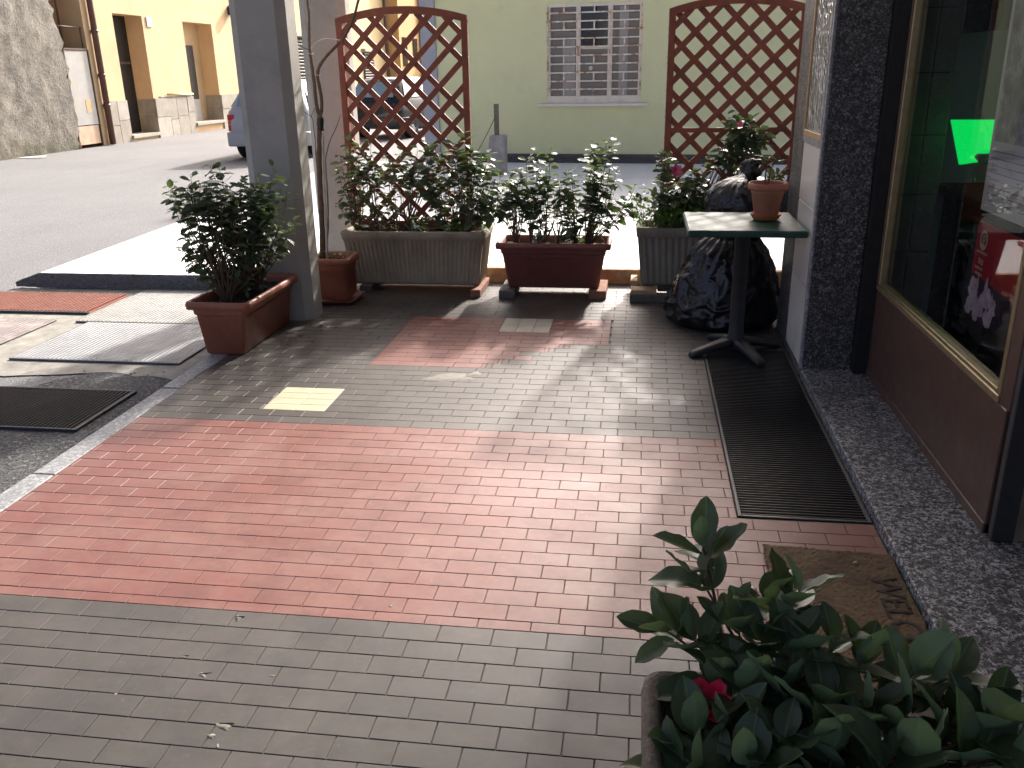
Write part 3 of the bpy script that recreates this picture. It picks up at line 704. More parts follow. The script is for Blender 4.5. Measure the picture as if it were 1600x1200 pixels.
for (a, b, z0, z1) in ((47.0, 47.9, 1.9, 3.3), (49.2, 50.1, 1.9, 3.3)):
    m = MB(); m.box(FX+.8, FX+.84, a, b, z0, z1); m.build('window', M['win_glass_dark'], tb)
m = MB(); m.tube([(FX+.92, 50.9, 0), (FX+.92, 50.9, 8)], .11, 8); m.build('downpipe', M['brown_pipe'], tb, True)
eb = empty('balcony_house', (FX, 58, 0), 'yellow house with small balcony and blue window far behind the left lattice', 'building')
m = MB(); m.box(FX-6, FX+1.0, 51.01, 75, -.05, 9); m.build('wall', M['yellow'], eb)
m = MB(); m.box(FX+1.0, FX+1.9, 52.0, 57.0, 3.1, 3.3); m.build('balcony', M['stone_clad2'], eb)
for (a, b, z0, z1, mt) in ((53.0, 54.4, .1, 2.7, 'dark_door'), (53.0, 55.0, 4.0, 6.0, 'car_glass_blue'), (60, 62, 1.2, 3.0, 'win_glass_dark'), (60, 62, 4.2, 6.2, 'car_glass_blue')):
    m = MB(); m.box(FX+1.0, FX+1.05, a, b, z0, z1); wf = m.build('door' if mt == 'dark_door' else 'window', M[mt], eb)
    m = MB(); m.box(FX+1.0, FX+1.1, a-.12, b+.12, z1, z1+.12); m.box(FX+1.0, FX+1.12, a-.12, b+.12, z0-.1, z0); m.build('surround', M['stone_clad2'], wf)
# end of the street
m = MB(); m.box(-14, 6, 76, 82, -.05, 9)
eh = empty('street_end_house', (-4, 76, 0), 'plain pale house closing the far end of the street', 'building'); m.build('wall', M['yellow'], eh)
for i in range(5):
    m = MB(); m.box(-12+i*3.2, -10.8+i*3.2, 75.95, 76, 1.2, 2.9); m.build('window', M['win_glass_dark'], eh)
m = MB(); m.box(-10.5, 40, 44, 46, -.05, 8)

# concrete block with post on the white paving
bl = empty('post_base', (-2.13, 13.2, .1), 'square wooden post standing in a pale concrete block by the green wall', 'post')
m = MB(); m.loft([[(-2.28, 13.08, .1), (-1.99, 13.08, .1), (-1.99, 13.36, .1), (-2.28, 13.36, .1)], [(-2.22, 13.12, .66), (-1.98, 13.12, .66), (-1.98, 13.33, .66), (-2.22, 13.33, .66)]], True, True); m.build('block', M['stone'], bl, auto=.02)
m = MB(); m.box(-2.155, -2.09, 13.19, 13.25, .655, 1.10, .004); m.build('post', M['post'], bl)
m = MB(); m.tube([(-2.13, 13.18, .93), (-2.25, 13.1, .68), (-2.42, 12.95, .36), (-2.55, 12.85, .11)], .006, 5); m.build('wire', M['black_iron'], bl)

# ================================================================= STREET COVERS AND GRATES
def ribbed_plate(name, x0, x1, y0, y1, mat, label, rib=.028, along='y', z=GZ+.010):
    p = empty(name, ((x0+x1)/2, (y0+y1)/2, z), label, 'cover plate')
    MB().box(x0, x1, y0, y1, z, z+.010, .002).build('plate', mat, p)
    m = MB(); x = x0+.02
    while x < x1-.02:
        m.loft([[(x, y0+.015, z+.0095), (x+rib*.18, y0+.015, z+.0128), (x+rib*.36, y0+.015, z+.0095)], [(x, y1-.015, z+.0095), (x+rib*.18, y1-.015, z+.0128), (x+rib*.36, y1-.015, z+.0095)]], True, True)
        x += rib
    tag(m.build('ribs', mat, p), kind='stuff'); return p
ribbed_plate('cover_plate', -3.68, -2.60, 4.44, 5.235, M['plate_blue'], 'pale zinc ribbed steel cover plate in the street nearest the kerb stones')
ribbed_plate('cover_plate', -3.78, -2.60, 5.245, 6.165, M['plate_steel'], 'cream grey ribbed steel cover plate in front of the black bitumen edge')
ribbed_plate('cover_plate', -5.1, -3.94, 4.71, 5.28, M['plate_purple'], 'dull purple brown ribbed cover plate at the left edge of the street', .035)
og = empty('orange_grating', (-4.25, 5.73, GZ), 'orange painted steel street grating beside the ribbed cover plates', 'grating')
MB().box(-5.0, -3.83, 5.47, 6.0, GZ+.004, GZ+.012).build('backing', M['orange_lattice'], og)
m = MB(); x = -4.98
while x < -3.85:
    m.box(x, x+.016, 5.475, 5.995, GZ+.0125, GZ+.026); x += .03
tag(m.build('bars', M['orange_lattice'], og), kind='stuff')
m = MB(); m.box(-5.0, -3.825, 5.45, 5.47, GZ+.004, GZ+.024); m.build('front_rail', M['black_iron'], og)

def grate(name, x0, x1, y0, y1, z, label, along, pitch, th, cat='grating', skirt=.02):
    g0 = empty(name, ((x0+x1)/2, (y0+y1)/2, z), label, cat)
    m = MB(); m.box(x0, x1, y0, y1, z-.06, z-.045); m.build('pit_floor', M['pit'], g0)
    f = .014
    for (a, b, c, d, nm) in ((x0, x0+f, y0, y1, 'frame_side'), (x1-f, x1, y0, y1, 'frame_side'), (x0+f, x1-f, y0, y0+f, 'frame_end'), (x0+f, x1-f, y1-f, y1, 'frame_end')):
        MB().box(a, b, c, d, z-.05, z+.001, .002).build(nm, M['black_iron'], g0)
    m = MB()
    if along == 'x':
        y = y0+f+.008
        while y < y1-f-.004:
            m.box(x0+f, x1-f, y, y+th, z-.022, z-.001); y += pitch
    else:
        x = x0+f+.008
        while x < x1-f-.004:
            m.box(x, x+th, y0+f, y1-f, z-.022, z-.001); x += pitch
    tag(m.build('bars', M['grate_steel'], g0), kind='stuff')
    m = MB()
    if along == 'x':
        for k in range(1, 4): m.box(x0+f+(x1-x0-2*f)*k/4-.003, x0+f+(x1-x0-2*f)*k/4+.003, y0+f, y1-f, z-.024, z-.0222)
    else:
        for k in range(1, 4): m.box(x0+f, x1-f, y0+f+(y1-y0-2*f)*k/4-.003, y0+f+(y1-y0-2*f)*k/4+.003, z-.024, z-.0222)
    m.build('tie_bars', M['black_iron'], g0)
    return g0
grate('floor_grate', .394, .866, 2.921, 4.980, .001, 'long black ventilation grate in the floor along the step, under the green table', 'x', .0212, .0042)
grate('floor_grate', .394, .866, 1.305, 1.898, .001, 'dark floor grate near the foreground planter, beyond the doormat', 'x', .0212, .0042)
grate('street_grate', -3.70, -2.595, 3.45, 3.985, GZ+.018, 'rusty black bar grate in the street asphalt beside the kerb', 'y', .0235, .0058)

# ================================================================= SHOP FRONT
sf = empty('shop_window', (1.2, 3.7, .045), 'brown metal shop window with brass glazing trim on the granite step', 'shop window')
XA = 1.19
MB().box(1.122, 1.19, 4.46, 4.53, .045, 3.6).build('jamb', M['black_rubber'], sf)
MB().box(XA, XA+.05, 2.80, 4.455, .046, .495, .004).build('lower_panel', M['brown_metal'], sf)
MB().box(XA-.006, XA+.056, 2.80, 4.455, .046, .085, .003).build('skirting', M['brown_metal'], sf)
MB().box(XA, XA+.05, 4.455, 4.53, .046, 3.6).build('frame_stile', M['brown_metal'], sf)
MB().box(XA, XA+.05, 2.78, 2.862, .4955, 3.6, .003).build('frame_stile', M['brown_metal'], sf)
MB().box(XA+.004, XA+.075, 2.745, 2.778, .046, 3.6, .003).build('edge_seal', M['seal_grey'], sf)
MB().box(XA-.008, XA+.03, 2.863, 4.455, .496, .524, .004).build('glazing_bead', M['brass'], sf)
MB().box(XA-.004, XA+.03, 2.888, 4.40, .5245, .540, .003).build('glazing_bead', M['brass'], sf)
MB().box(XA-.008, XA+.03, 4.405, 4.455, .5245, 3.6, .004).build('glazing_bead', M['brass'], sf)
MB().box(XA-.010, XA+.02, 4.418, 4.426, .5245, 3.6, .002).build('glazing_bead', M['bark'], sf)
MB().box(XA-.004, XA+.03, 2.863, 2.886, .5245, 3.6, .003).build('glazing_bead', M['brass'], sf)
m = MB(); m.quad((XA+.02, 4.404, .5405), (XA+.02, 2.887, .5405), (XA+.02, 2.887, 3.6), (XA+.02, 4.404, 3.6)); m.build('glass_pane', M['glass'], sf)
# shop interior
rm = empty('shop_interior', (3, 4, 0), kind='structure')
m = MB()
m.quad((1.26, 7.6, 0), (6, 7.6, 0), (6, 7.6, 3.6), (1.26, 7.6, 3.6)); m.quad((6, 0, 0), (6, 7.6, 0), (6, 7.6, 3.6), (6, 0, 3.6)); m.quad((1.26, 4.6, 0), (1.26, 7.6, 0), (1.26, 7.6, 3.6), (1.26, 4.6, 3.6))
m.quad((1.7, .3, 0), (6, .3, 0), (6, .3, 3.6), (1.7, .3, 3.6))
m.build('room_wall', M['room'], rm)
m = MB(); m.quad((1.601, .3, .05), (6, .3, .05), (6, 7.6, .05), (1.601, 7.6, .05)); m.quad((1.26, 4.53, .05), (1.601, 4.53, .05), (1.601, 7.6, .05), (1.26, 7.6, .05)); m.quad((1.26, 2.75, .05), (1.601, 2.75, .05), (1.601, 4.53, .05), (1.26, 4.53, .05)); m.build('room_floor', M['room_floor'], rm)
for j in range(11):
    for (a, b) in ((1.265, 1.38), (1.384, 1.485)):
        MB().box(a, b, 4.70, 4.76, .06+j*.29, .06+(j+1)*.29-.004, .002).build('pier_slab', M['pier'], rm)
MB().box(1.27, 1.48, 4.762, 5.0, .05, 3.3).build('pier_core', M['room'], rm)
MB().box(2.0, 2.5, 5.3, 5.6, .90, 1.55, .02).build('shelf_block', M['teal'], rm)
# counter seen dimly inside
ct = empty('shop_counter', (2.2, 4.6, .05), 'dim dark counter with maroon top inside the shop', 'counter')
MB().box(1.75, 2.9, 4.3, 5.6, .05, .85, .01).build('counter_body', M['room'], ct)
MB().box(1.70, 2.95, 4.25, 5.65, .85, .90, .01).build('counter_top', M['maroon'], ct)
# lit green panel
gp = MB(); gpx = 1.62
pts = [onx(px, py, gpx) for px, py in ((1485, 187), (1562, 187), (1560, 240), (1521, 240), (1515, 245), (1522, 253), (1498, 257))]
gp.loft([pts, [p+Vector((.02, 0, 0)) for p in pts]], True, True)
gs = empty('lit_sign', (gpx, 4.2, 1.2), 'glowing green lit panel inside the shop window', 'sign'); gp.build('lit_panel', M['green_lamp'], gs)
m = MB(); a = onx(1500, 0, 1.72); b = onx(1562, 46, 1.72); m.box(1.72, 1.76, b.y, a.y, b.z, a.z+.7); tag(m.build('teal_banner', M['teal']), 'dark teal banner hanging inside the shop above the green light', 'banner')
m = MB(); a = onx(1562, 0, 1.40); b = onx(1540, 240, 1.40); m.box(1.40, 1.404, 3.05, 3.42, 1.20, 2.6); tag(m.build('reflection_strip', M['sage']), 'sage green strip imitating the green wall reflected in the shop glass', 'painted reflection')  # flat strip stands in for the green wall's reflection in the glass
# white paper sheet with printed drapery
XG = XA+.028
ps = empty('notice_sheet', (XG, 3.0, 1.1), 'curled white notice sheet with drapery picture taped inside the shop glass', 'poster')
def pquad(mb, cs, x): mb.loft([[Vector((x, p[0], p[1])) for p in cs], [Vector((x+.0015, p[0], p[1])) for p in cs]], True, True); return mb
A_ = onx(1533, 327, XG); T_ = onx(1590, 0, XG)
y_l, z_b, y_r = A_.y, A_.z, 2.90
pquad(MB(), [(y_l+.005, z_b), (y_r, z_b+.0), (y_r, z_b+.95), (y_l+.02, z_b+.95)], XG).build('sheet', M['paper'], ps)
pquad(MB(), [(y_l-.02, z_b+.24), (y_r+.0, z_b+.24), (y_r+.0, z_b+.94), (y_l-.005, z_b+.94)], XG-.0016).build('printed_picture', M['drape'], ps)
m = MB()
for i in range(8): pquad(m, [(y_l-.03, z_b+.205-i*.024), (y_r+.02+R.uniform(0, .08), z_b+.205-i*.024), (y_r+.02+R.uniform(0, .05), z_b+.2085-i*.024), (y_l-.03, z_b+.2085-i*.024)], XG-.0014)
tag(m.build('printed_lines', M['ink'], ps), kind='stuff')
# red poster
pr = empty('red_poster', (XG, 3.0, .75), 'red poster with round emblem and lilac flowers low in the shop window', 'poster')
P1, P2 = onx(1533, 345, XG), onx(1510, 475, XG)
ya, yb_, zt_, zb_ = P1.y+.02, 2.895, P1.z, P2.z-.03
pquad(MB(), [(ya+.05, zb_-.05), (ya-.1, zb_-.07), (yb_-.005, zb_-.07), (yb_-.005, zt_+.01), (ya+.06, zt_+.005)], XG+.006).build('backing_board', M['black_rubber'], pr)
pquad(MB(), [(ya, zb_), (yb_, zb_), (yb_, zt_), (ya, zt_)], XG+.002).build('sheet', M['poster_red'], pr)
pquad(MB(), [(ya, zb_), (yb_, zb_), (yb_, zb_+.13), (ya, zb_+.15)], XG+.0003).build('flower_photo', M['poster_dark'], pr)
def disc(cy, cz, ry, rz, x, mat, name, inner=0, parent=pr, seed=0):
    r = random.Random(seed); n = 18; m = MB()
    o = [Vector((x, cy+ry*math.cos(2*math.pi*i/n)*(1+(r.uniform(-.3, .3) if seed else 0)), cz+rz*math.sin(2*math.pi*i/n)*(1+(r.uniform(-.3, .3) if seed else 0)))) for i in range(n)]
    if inner:
        q = [Vector((x, cy+(p.y-cy)*inner, cz+(p.z-cz)*inner)) for p in o]; m.loft([o, q])
    else: m.add(o, [tuple(range(n))])
    return m.build(name, mat, parent)
disc(ya-.075, zt_-.06, .036, .036, XG-.0002, M['cream_print'], 'emblem', .68)
disc(ya-.075, zt_-.055, .013, .014, XG-.0002, M['cream_print'], 'emblem', .5)
m = MB(); pquad(m, [(ya-.055, zt_-.083), (ya-.095, zt_-.083), (ya-.085, zt_-.072), (ya-.065, zt_-.072)], XG-.0018); m.build('emblem', M['cream_print'], pr)
disc(ya-.065, zt_-.135, .010, .011, XG-.0002, M['cream_print'], 'emblem', .5); disc(ya-.09, zt_-.137, .010, .011, XG-.0002, M['cream_print'], 'emblem', .5)
m = MB()
for (z, l, r0) in ((.108, .03, .125), (.165, .035, .10), (.184, .045, .105)):
    y = ya-l
    while y > ya-r0:
        ww = R.uniform(.004, .009); hgt = R.uniform(.006, .011); pquad(m, [(y, zt_-z), (y-ww, zt_-z), (y-ww*.8, zt_-z+hgt), (y-.001, zt_-z+hgt)], XG-.0016); y -= ww+.003
tag(m.build('printed_lines', M['cream_print'], pr), kind='stuff')
for i, (dy, dz, a, b) in enumerate(((.05, .10, .045, .04), (.07, .05, .05, .035), (.15, .06, .03, .045), (.19, .09, .035, .04), (.22, .03, .045, .03), (.11, .02, .03, .025), (.03, .03, .03, .03), (.25, .075, .03, .045), (.17, .12, .014, .05), (.09, .10, .012, .05))):
    disc(ya-dy, zb_+dz, a, b, XG-.0006-.0002*i, M['poster_petal'], 'printed_flower', 0, pr, 60+i)
# open door leaf nearest the camera
dl = empty('shop_door', (1.21, 2.5, .045), 'dark brown shop door leaf standing open at the right edge, low grey rail', 'door')
a, b = Vector((1.235, 2.47, 0)), Vector((.925, 1.62, 0)); d = (b-a).normalized(); n_v = Vector((-d.y, d.x, 0))
if n_v.x < 0: n_v = -n_v
L = (b-a).length
def leafbox(u0, u1, z0, z1, t0, t1, name, mat):
    m = MB(); m.obox(a+d*(u0+u1)/2+n_v*(t0+t1)/2+Vector((0, 0, (z0+z1)/2)), d*(u1-u0)/2, n_v*(t1-t0)/2, Vector((0, 0, (z1-z0)/2))); return m.build(name, mat, dl)
leafbox(0, L, .05, .12, -.004, .05, 'bottom_rail', M['granite_kerb']); leafbox(0, L, .121, .50, 0, .045, 'lower_panel', M['brown_metal'])
leafbox(0, .08, .501, 2.3, 0, .045, 'stile', M['brown_metal']); leafbox(L-.08, L, .501, 2.3, 0, .045, 'stile', M['brown_metal']); leafbox(.081, L-.081, .53, 2.25, .02, .024, 'glass_pane', M['glass'])

# doormat
mt = empty('doormat', (.655, 2.35, 0), 'worn brown coir doormat with faded black lettering at the step', 'doormat')
m = MB(); r_ = random.Random(12); nx, ny = 40, 60; x0, x1, y0, y1 = .452, .862, 1.99, 2.700
vs = [(x0+(x1-x0)*i/nx+r_.uniform(-.002, .002), y0+(y1-y0)*j/ny-.02*(i/nx)+r_.uniform(-.002, .002), .013+r_.uniform(0, .004)) for j in range(ny+1) for i in range(nx+1)]
m.add(vs, [(j*(nx+1)+i, j*(nx+1)+i+1, (j+1)*(nx+1)+i+1, (j+1)*(nx+1)+i) for j in range(ny) for i in range(nx)])
m.box(x0+.003, x1-.003, y0-.01, y1-.022, .001, .0125); m.build('pile', M['mat_coir'], mt, False)
tc = bpy.data.curves.new('lettering', 'FONT'); tc.body = 'WELCOME'; tc.size = .115; tc.align_x = 'LEFT'; tc.extrude = .001
to = bpy.data.objects.new('lettering_tmp', tc); col.objects.link(to)
bpy.context.view_layer.update()
me = bpy.data.meshes.new_from_object(to.evaluated_get(bpy.context.evaluated_depsgraph_get())); bpy.data.objects.remove(to)
me.materials.clear(); me.materials.append(M['mat_print'])
lo = bpy.data.objects.new('lettering', me); col.objects.link(lo); lo.parent = mt
lo.location = (.765-.655, 2.535-2.35, .0168); lo.rotation_euler = (0, 0, -math.pi/2)

# ================================================================= PLANTERS
def rrect(cx, cy, w, d, z, r=.02, k=3, bulge=0):
    pts = []
    for (sx, sy, a0) in ((1, 1, 0), (-1, 1, 90), (-1, -1, 180), (1, -1, 270)):
        ox, oy = cx+sx*(w/2-r), cy+sy*(d/2-r)
        for i in range(k+1):
            a = math.radians(a0+90*i/k); pts.append((ox+r*math.cos(a), oy+r*math.sin(a), z))
    return pts
def plastic_trough(name, cx, cy, wb, db, wt, dt, z0, h, mat, label, rotz=0, wave=True, ridge=.085):
    o = empty(name, (cx, cy, z0), label, 'planter')
    def rot(ps):
        c, s = math.cos(rotz), math.sin(rotz); return [(cx+(p[0]-cx)*c-(p[1]-cy)*s, cy+(p[0]-cx)*s+(p[1]-cy)*c, p[2]) for p in ps]
    zr = z0+h
    def sec(t, e=0, r=.025): return rrect(cx, cy, wb+(wt-.07-wb)*t+e, db+(dt-.07-db)*t+e, z0+h*t, r, 4)
    rings = [sec(0, -.02), sec(.03), sec((h-ridge)/h, 0), sec((h-ridge+.004)/h, .016), sec((h-.05)/h, .016)]
    MB().loft([rot(r) for r in rings], True, False).build('trough', mat, o, True, auto=None)
    rim = [rrect(cx, cy, wt-.055, dt-.055, zr-.05, .03, 4), rrect(cx, cy, wt-.008, dt-.008, zr-.046, .035, 4), rrect(cx, cy, wt, dt, zr-.022, .038, 4), rrect(cx, cy, wt-.01, dt-.01, zr-.006, .036, 4), rrect(cx, cy, wt-.03, dt-.03, zr, .03, 4), rrect(cx, cy, wt-.055, dt-.055, zr-.004, .025, 4), rrect(cx, cy, wt-.08, dt-.08, zr-.03, .02, 4), rrect(cx, cy, wt-.10, dt-.10, zr-.10, .02, 4)]
    MB().loft([rot(r) for r in rim]).build('rim', mat, o, True)
    soil(o, rot, cx, cy, wt-.10, dt-.10, zr-.055)
    if wave:                                       # wavy relief below the rim
        t_w = (h-ridge-.004)/h
        for side in range(4):
            m = MB(); W_ = (wb+(wt-.07-wb)*t_w) if side % 2 == 0 else (db+(dt-.07-db)*t_w); D_ = (db+(dt-.07-db)*t_w) if side % 2 == 0 else (wb+(wt-.07-wb)*t_w)
            L = W_-.06; n = max(24, int(L/.012)); pth = []
            for i in range(n+1):
                u = -L/2+L*i/n; zz = z0+h*t_w-.012+.007*abs(math.sin(math.pi*u/.075))
                e = D_/2+.001
                q = {0: (cx+u, cy-e), 1: (cx+e, cy+u), 2: (cx+u, cy+e), 3: (cx-e, cy+u)}[side]
                pth.append((q[0], q[1], zz))
            m.tube(rot(pth), .004, 5); m.build('wave_relief', mat, o, True)
    return o
def soil(o, rot, cx, cy, w_, d_, z):
    m = MB(); n = 16; r = random.Random(int(abs(cx)*1000)); vs = [(cx-w_/2+w_*i/n, cy-d_/2+d_*j/n, z+r.uniform(-.012, .016)) for j in range(n+1) for i in range(n+1)]
    m.add(rot(vs), [(j*(n+1)+i, j*(n+1)+i+1, (j+1)*(n+1)+i+1, (j+1)*(n+1)+i) for j in range(n) for i in range(n)]); m.build('soil', M['soil'], o, True)
def fluted(name, cx, cy, wb, db, wt, dt, z0, h, mat, label, flute=.034, amp=.011):
    o = empty(name, (cx, cy, z0), label, 'planter')
    def loop(w_, d_, z, a):
        base = []
        per = [((-w_/2, -d_/2), (w_/2, -d_/2), (0, -1)), ((w_/2, -d_/2), (w_/2, d_/2), (1, 0)), ((w_/2, d_/2), (-w_/2, d_/2), (0, 1)), ((-w_/2, d_/2), (-w_/2, -d_/2), (-1, 0))]
        for i, (p, q, n) in enumerate(per):
            Lr = wt if i % 2 == 0 else dt; nf = max(2, int(Lr/flute)); s = nf*6
            for k in range(s):
                t = k/s; ins = min(1, min(t, 1-t)*Lr/.03)
                off = -a*ins*(.5-.5*math.cos(2*math.pi*t*nf)) - .010*(1-ins)**2
                base.append((cx+p[0]+(q[0]-p[0])*t+n[0]*off, cy+p[1]+(q[1]-p[1])*t+n[1]*off, z))
        return base
    def S(t, a=0, e=0): return loop(wb+(wt-wb)*t+e, db+(dt-db)*t+e, z0+h*t, a)
    rings = [S(0, 0, -.01), S(.05, 0), S(.09, amp), S(.80, amp), S(.835, 0, .0), S(.85, 0, .012), S(.97, 0, .016), S(1.0, 0, 0), S(1.0, 0, -.05), S(.96, 0, -.06), S(.85, 0, -.075)]
    MB().loft(rings, True, False).build('trough', mat, o, True)
    soil(o, lambda q: q, cx, cy, wt-.05, dt-.05, z0+h-.045)
    return o
pl_left = plastic_trough('planter', -2.395, 4.965, .235, .72, .40, .80, 0.001, .325, M['terracotta_plastic'], 'terracotta coloured plastic trough at the kerb in front of the near column')
pl_pot = plastic_trough('planter', -2.155, 5.92, .25, .25, .31, .31, .035, .30, M['terracotta_plastic'], 'square terracotta plastic pot holding the bare young tree', wave=False, ridge=.10)
MB().loft([rrect(-2.155, 5.92, .27, .27, .001, .02), rrect(-2.155, 5.92, .33, .33, .032, .02), rrect(-2.155, 5.92, .345, .345, .034, .02), rrect(-2.155, 5.92, .32, .32, .034, .02), rrect(-2.155, 5.92, .27, .27, .012, .02)], True, True).build('saucer', M['terracotta_plastic'], pl_pot, True)
pl_big = fluted('planter', -1.637, 6.37, .97, .30, 1.075, .38, .058, .40, M['planter_concrete'], 'long fluted beige concrete trough under the left lattice')
pl_mid = plastic_trough('planter', -.600, 6.285, .66, .26, .83, .38, .062, .335, M['maroon_plastic'], 'maroon brown plastic trough on bricks between the two lattices')
pl_right = fluted('planter', .39, 6.33, .72, .29, .80, .36, .088, .415, M['planter_grey'], 'fluted grey concrete trough raised on blocks, half behind the bin bags', .045, .013)
# supports
def block(name, x0, x1, y0, y1, z0, z1, mat, label, cat, rz=0):
    o = MB().box(x0, x1, y0, y1, z0, z1, .004).build(name, mat); return tag(o, label, cat)
block('brick', -1.20, -1.125, 6.08, 6.50, .001, .056, M['brick_red'], 'red brick under the right end of the long fluted trough', 'brick')
block('brick', -2.06, -1.97, 6.17, 6.50, .001, .056, M['brick_grey'], 'dark block under the left end of the long fluted trough', 'brick')
block('brick', -.985, -.87, 6.06, 6.42, .001, .060, M['brick_grey'], 'grey stone block under the left end of the maroon trough', 'brick')
block('brick', -.34, -.215, 6.09, 6.46, .001, .060, M['brick_red'], 'brown brick under the right end of the maroon trough', 'brick')
block('brick', -.045, .225, 6.02, 6.12, .001, .052, M['brick_grey'], 'dark grey block lying in front under the fluted grey trough', 'brick')
block('brick', .03, .13, 6.125, 6.50, .001, .052, M['brick_grey'], 'dark block beneath the left corner of the grey trough', 'brick')
block('wood_block', -.04, .14, 6.035, 6.17, .053, .085, M['wood_pale'], 'pale wood offcut on the dark block under the grey trough', 'wood block')
block('wood_block', -.045, .005, 6.20, 6.40, .053, .115, M['wood_pale'], 'pale upright wood offcut beside the corner of the grey trough', 'wood block')
block('wood_block', .148, .26, 6.14, 6.24, .053, .086, M['wood_dark'], 'small dark damp wood wedge under the grey trough', 'wood block')
block('wood_block', .62, .74, 6.20, 6.44, .001, .086, M['wood_dark'], 'dark timber block behind the bin bags under the grey trough', 'wood block')

# ================================================================= TRELLISES
def trellis(x0, x1, y, zb, zs, za, label, skip=(), rail=None):
    o = empty('trellis', ((x0+x1)/2, y, zb), label, 'trellis')
    W = .046; Dp = .034; mat = M['wood_red']
    MB().box(x0, x0+W, y, y+Dp, zb, zs+.03, .003).build('post', mat, o); MB().box(x1-W, x1, y, y+Dp, zb, zs+.03, .003).build('post', mat, o)
    MB().box(x0+W, x1-W, y+.002, y+Dp-.002, zb, zb+W, .003).build('bottom_rail', mat, o)
    xc = (x0+x1)/2; hw = (x1-x0)/2
    def arch(x): t = (x-xc)/hw; return zs+(za-zs)*(1-t*t)
    m = MB(); n = 22; rings = []
    for i in range(n+1):
        x = x0+(x1-x0)*i/n; zz = arch(x); rings.append([(x, y-.002, zz-.0), (x, y+Dp+.002, zz), (x, y+Dp+.002, zz+.05), (x, y-.002, zz+.05)])
    m.loft(rings, True, True); m.build('arched_rail', mat, o)
    sp = .178; bw = .0200
    def clipz(x): return arch(x)
    for sgn in (1, -1):
        c0 = (x0 if sgn > 0 else x1)
        k = -30
        while k < 30:
            # line: z = zb + sgn*(x-c0) + k*sp + off
            off = .07 if sgn > 0 else .05
            pts = []
            n = 200
            for i in range(n+1):
                x = x0+.01+(x1-x0-.02)*i/n; z = zb+.02+sgn*(x-c0)+k*sp+off
                if zb+.015 < z < arch(x)+.012: pts.append((x, z))
            k += 1
            if len(pts) < 8: continue
            segs = [(pts[0], pts[-1])]
            for (sg, kk, ta, tb) in skip:
                if sg == sgn and kk == k-1:
                    p, q = Vector((*pts[0], 0)), Vector((*pts[-1], 0)); segs = []
                    if ta > .02: e = p.lerp(q, ta); segs.append((pts[0], (e.x, e.y)))
                    if tb < .98: e = p.lerp(q, tb); segs.append(((e.x, e.y), pts[-1]))
            for p, q in segs:
                dx, dz = q[0]-p[0], q[1]-p[1]; L = math.hypot(dx, dz); u = Vector((dx/L, 0, dz/L)); nn = Vector((-u.z, 0, u.x))
                yc = y+.012 if sgn > 0 else y+.024
                MB().obox(((p[0]+q[0])/2, yc, (p[1]+q[1])/2), u*(L/2), nn*bw, (0, .0055, 0)).build('slat', mat, o)
    if rail:
        MB().box(x0+W, x1-W-rail[1], y-.008, y+.004, rail[0]-.016, rail[0]+.016, .002).build('cross_rail', mat, o)
    return o
trellis(-2.20, -1.238, 6.50, .44, 1.875, 1.945, 'arched red brown wooden lattice in the long fluted trough, cars visible through it', skip=((-1, 5, 0, 1),), rail=None)
trellis(.162, 1.080, 6.50, .44, 1.880, 1.95, 'arched red brown wooden lattice beside the granite pillar, above the bin bags', rail=(1.135, .06))

# ================================================================= FOLIAGE
def leaf_meshes(prefix, mat, nl, nw, count, seed):
    out = []; r = random.Random(seed)
    for q in range(count):
        fold = r.uniform(.10, .45); curl = r.uniform(-.25, .55); twist = r.uniform(-.35, .35); wid = r.uniform(.50, .66); wav = r.uniform(0, .03)
        vs = []; fs = []
        for i in range(nl+1):
            t = i/nl
            prof = (t**.62)*((1-t)**.80)/.375 if 0 < t < 1 else (.03 if t == 0 else 0.0)
            hw_ = wid*.5*prof
            for j in range(nw+1):
                s = -1+2*j/nw
                x = s*hw_; z = abs(s)*hw_*math.tan(fold)-curl*t*t*.6+wav*math.sin(t*17+s*2)*abs(s)
                a = twist*t; vs.append((x*math.cos(a)-z*math.sin(a)*.3, t, z+x*math.sin(a)))
        for i in range(nl):
            for j in range(nw):
                a = i*(nw+1)+j; fs.append((a, a+1, a+nw+2, a+nw+1))
        me = bpy.data.meshes.new('leaf'); me.from_pydata(vs, [], fs); me.materials.append(mat)
        me.polygons.foreach_set('use_smooth', [True]*len(me.polygons)); me.update(); out.append((me, vs, fs))
    return out
LEAF = leaf_meshes('leaf', M['leaf'], 5, 2, 7, 3)
LEAF_FG = leaf_meshes('leaf', M['leaf_fg'], 10, 6, 9, 5)
HERB = leaf_meshes('leaf', M['leaf_herb'], 3, 2, 4, 8)

def leaf_matrix(p, d, up, s):
    d = d.normalized(); x = d.cross(up)
    if x.length < 1e-4: x = d.orthogonal()
    x.normalize(); z = x.cross(d)
    return Matrix(((x.x*s, d.x*s, z.x*s, p.x), (x.y*s, d.y*s, z.y*s, p.y), (x.z*s, d.z*s, z.z*s, p.z), (0, 0, 0, 1)))
def put_leaves(root, leaves, lib, mat, limit=300, rr=None):
    """leaves: list of matrices; the ones nearest the camera become objects, the rest one joined part"""
    base = wloc(root); C = Vector((0, 0, CAM_H)); r = rr or R
    leaves = sorted(leaves, key=lambda m: (m.translation-C).length-m.col[1].length*0)
    rest_ = MB()
    for i, m in enumerate(leaves):
        me, vs, fs = lib[r.randrange(len(lib))]
        if i < limit:
            o = bpy.data.objects.new('leaf', me); col.objects.link(o); o.parent = root
            mm = m.copy(); mm.translation = m.translation-base; o.matrix_local = mm
        else:
            rest_.add([m @ Vector(v) for v in vs], fs)
    if rest_.v: tag(rest_.build('foliage', mat, root, True), kind='stuff')
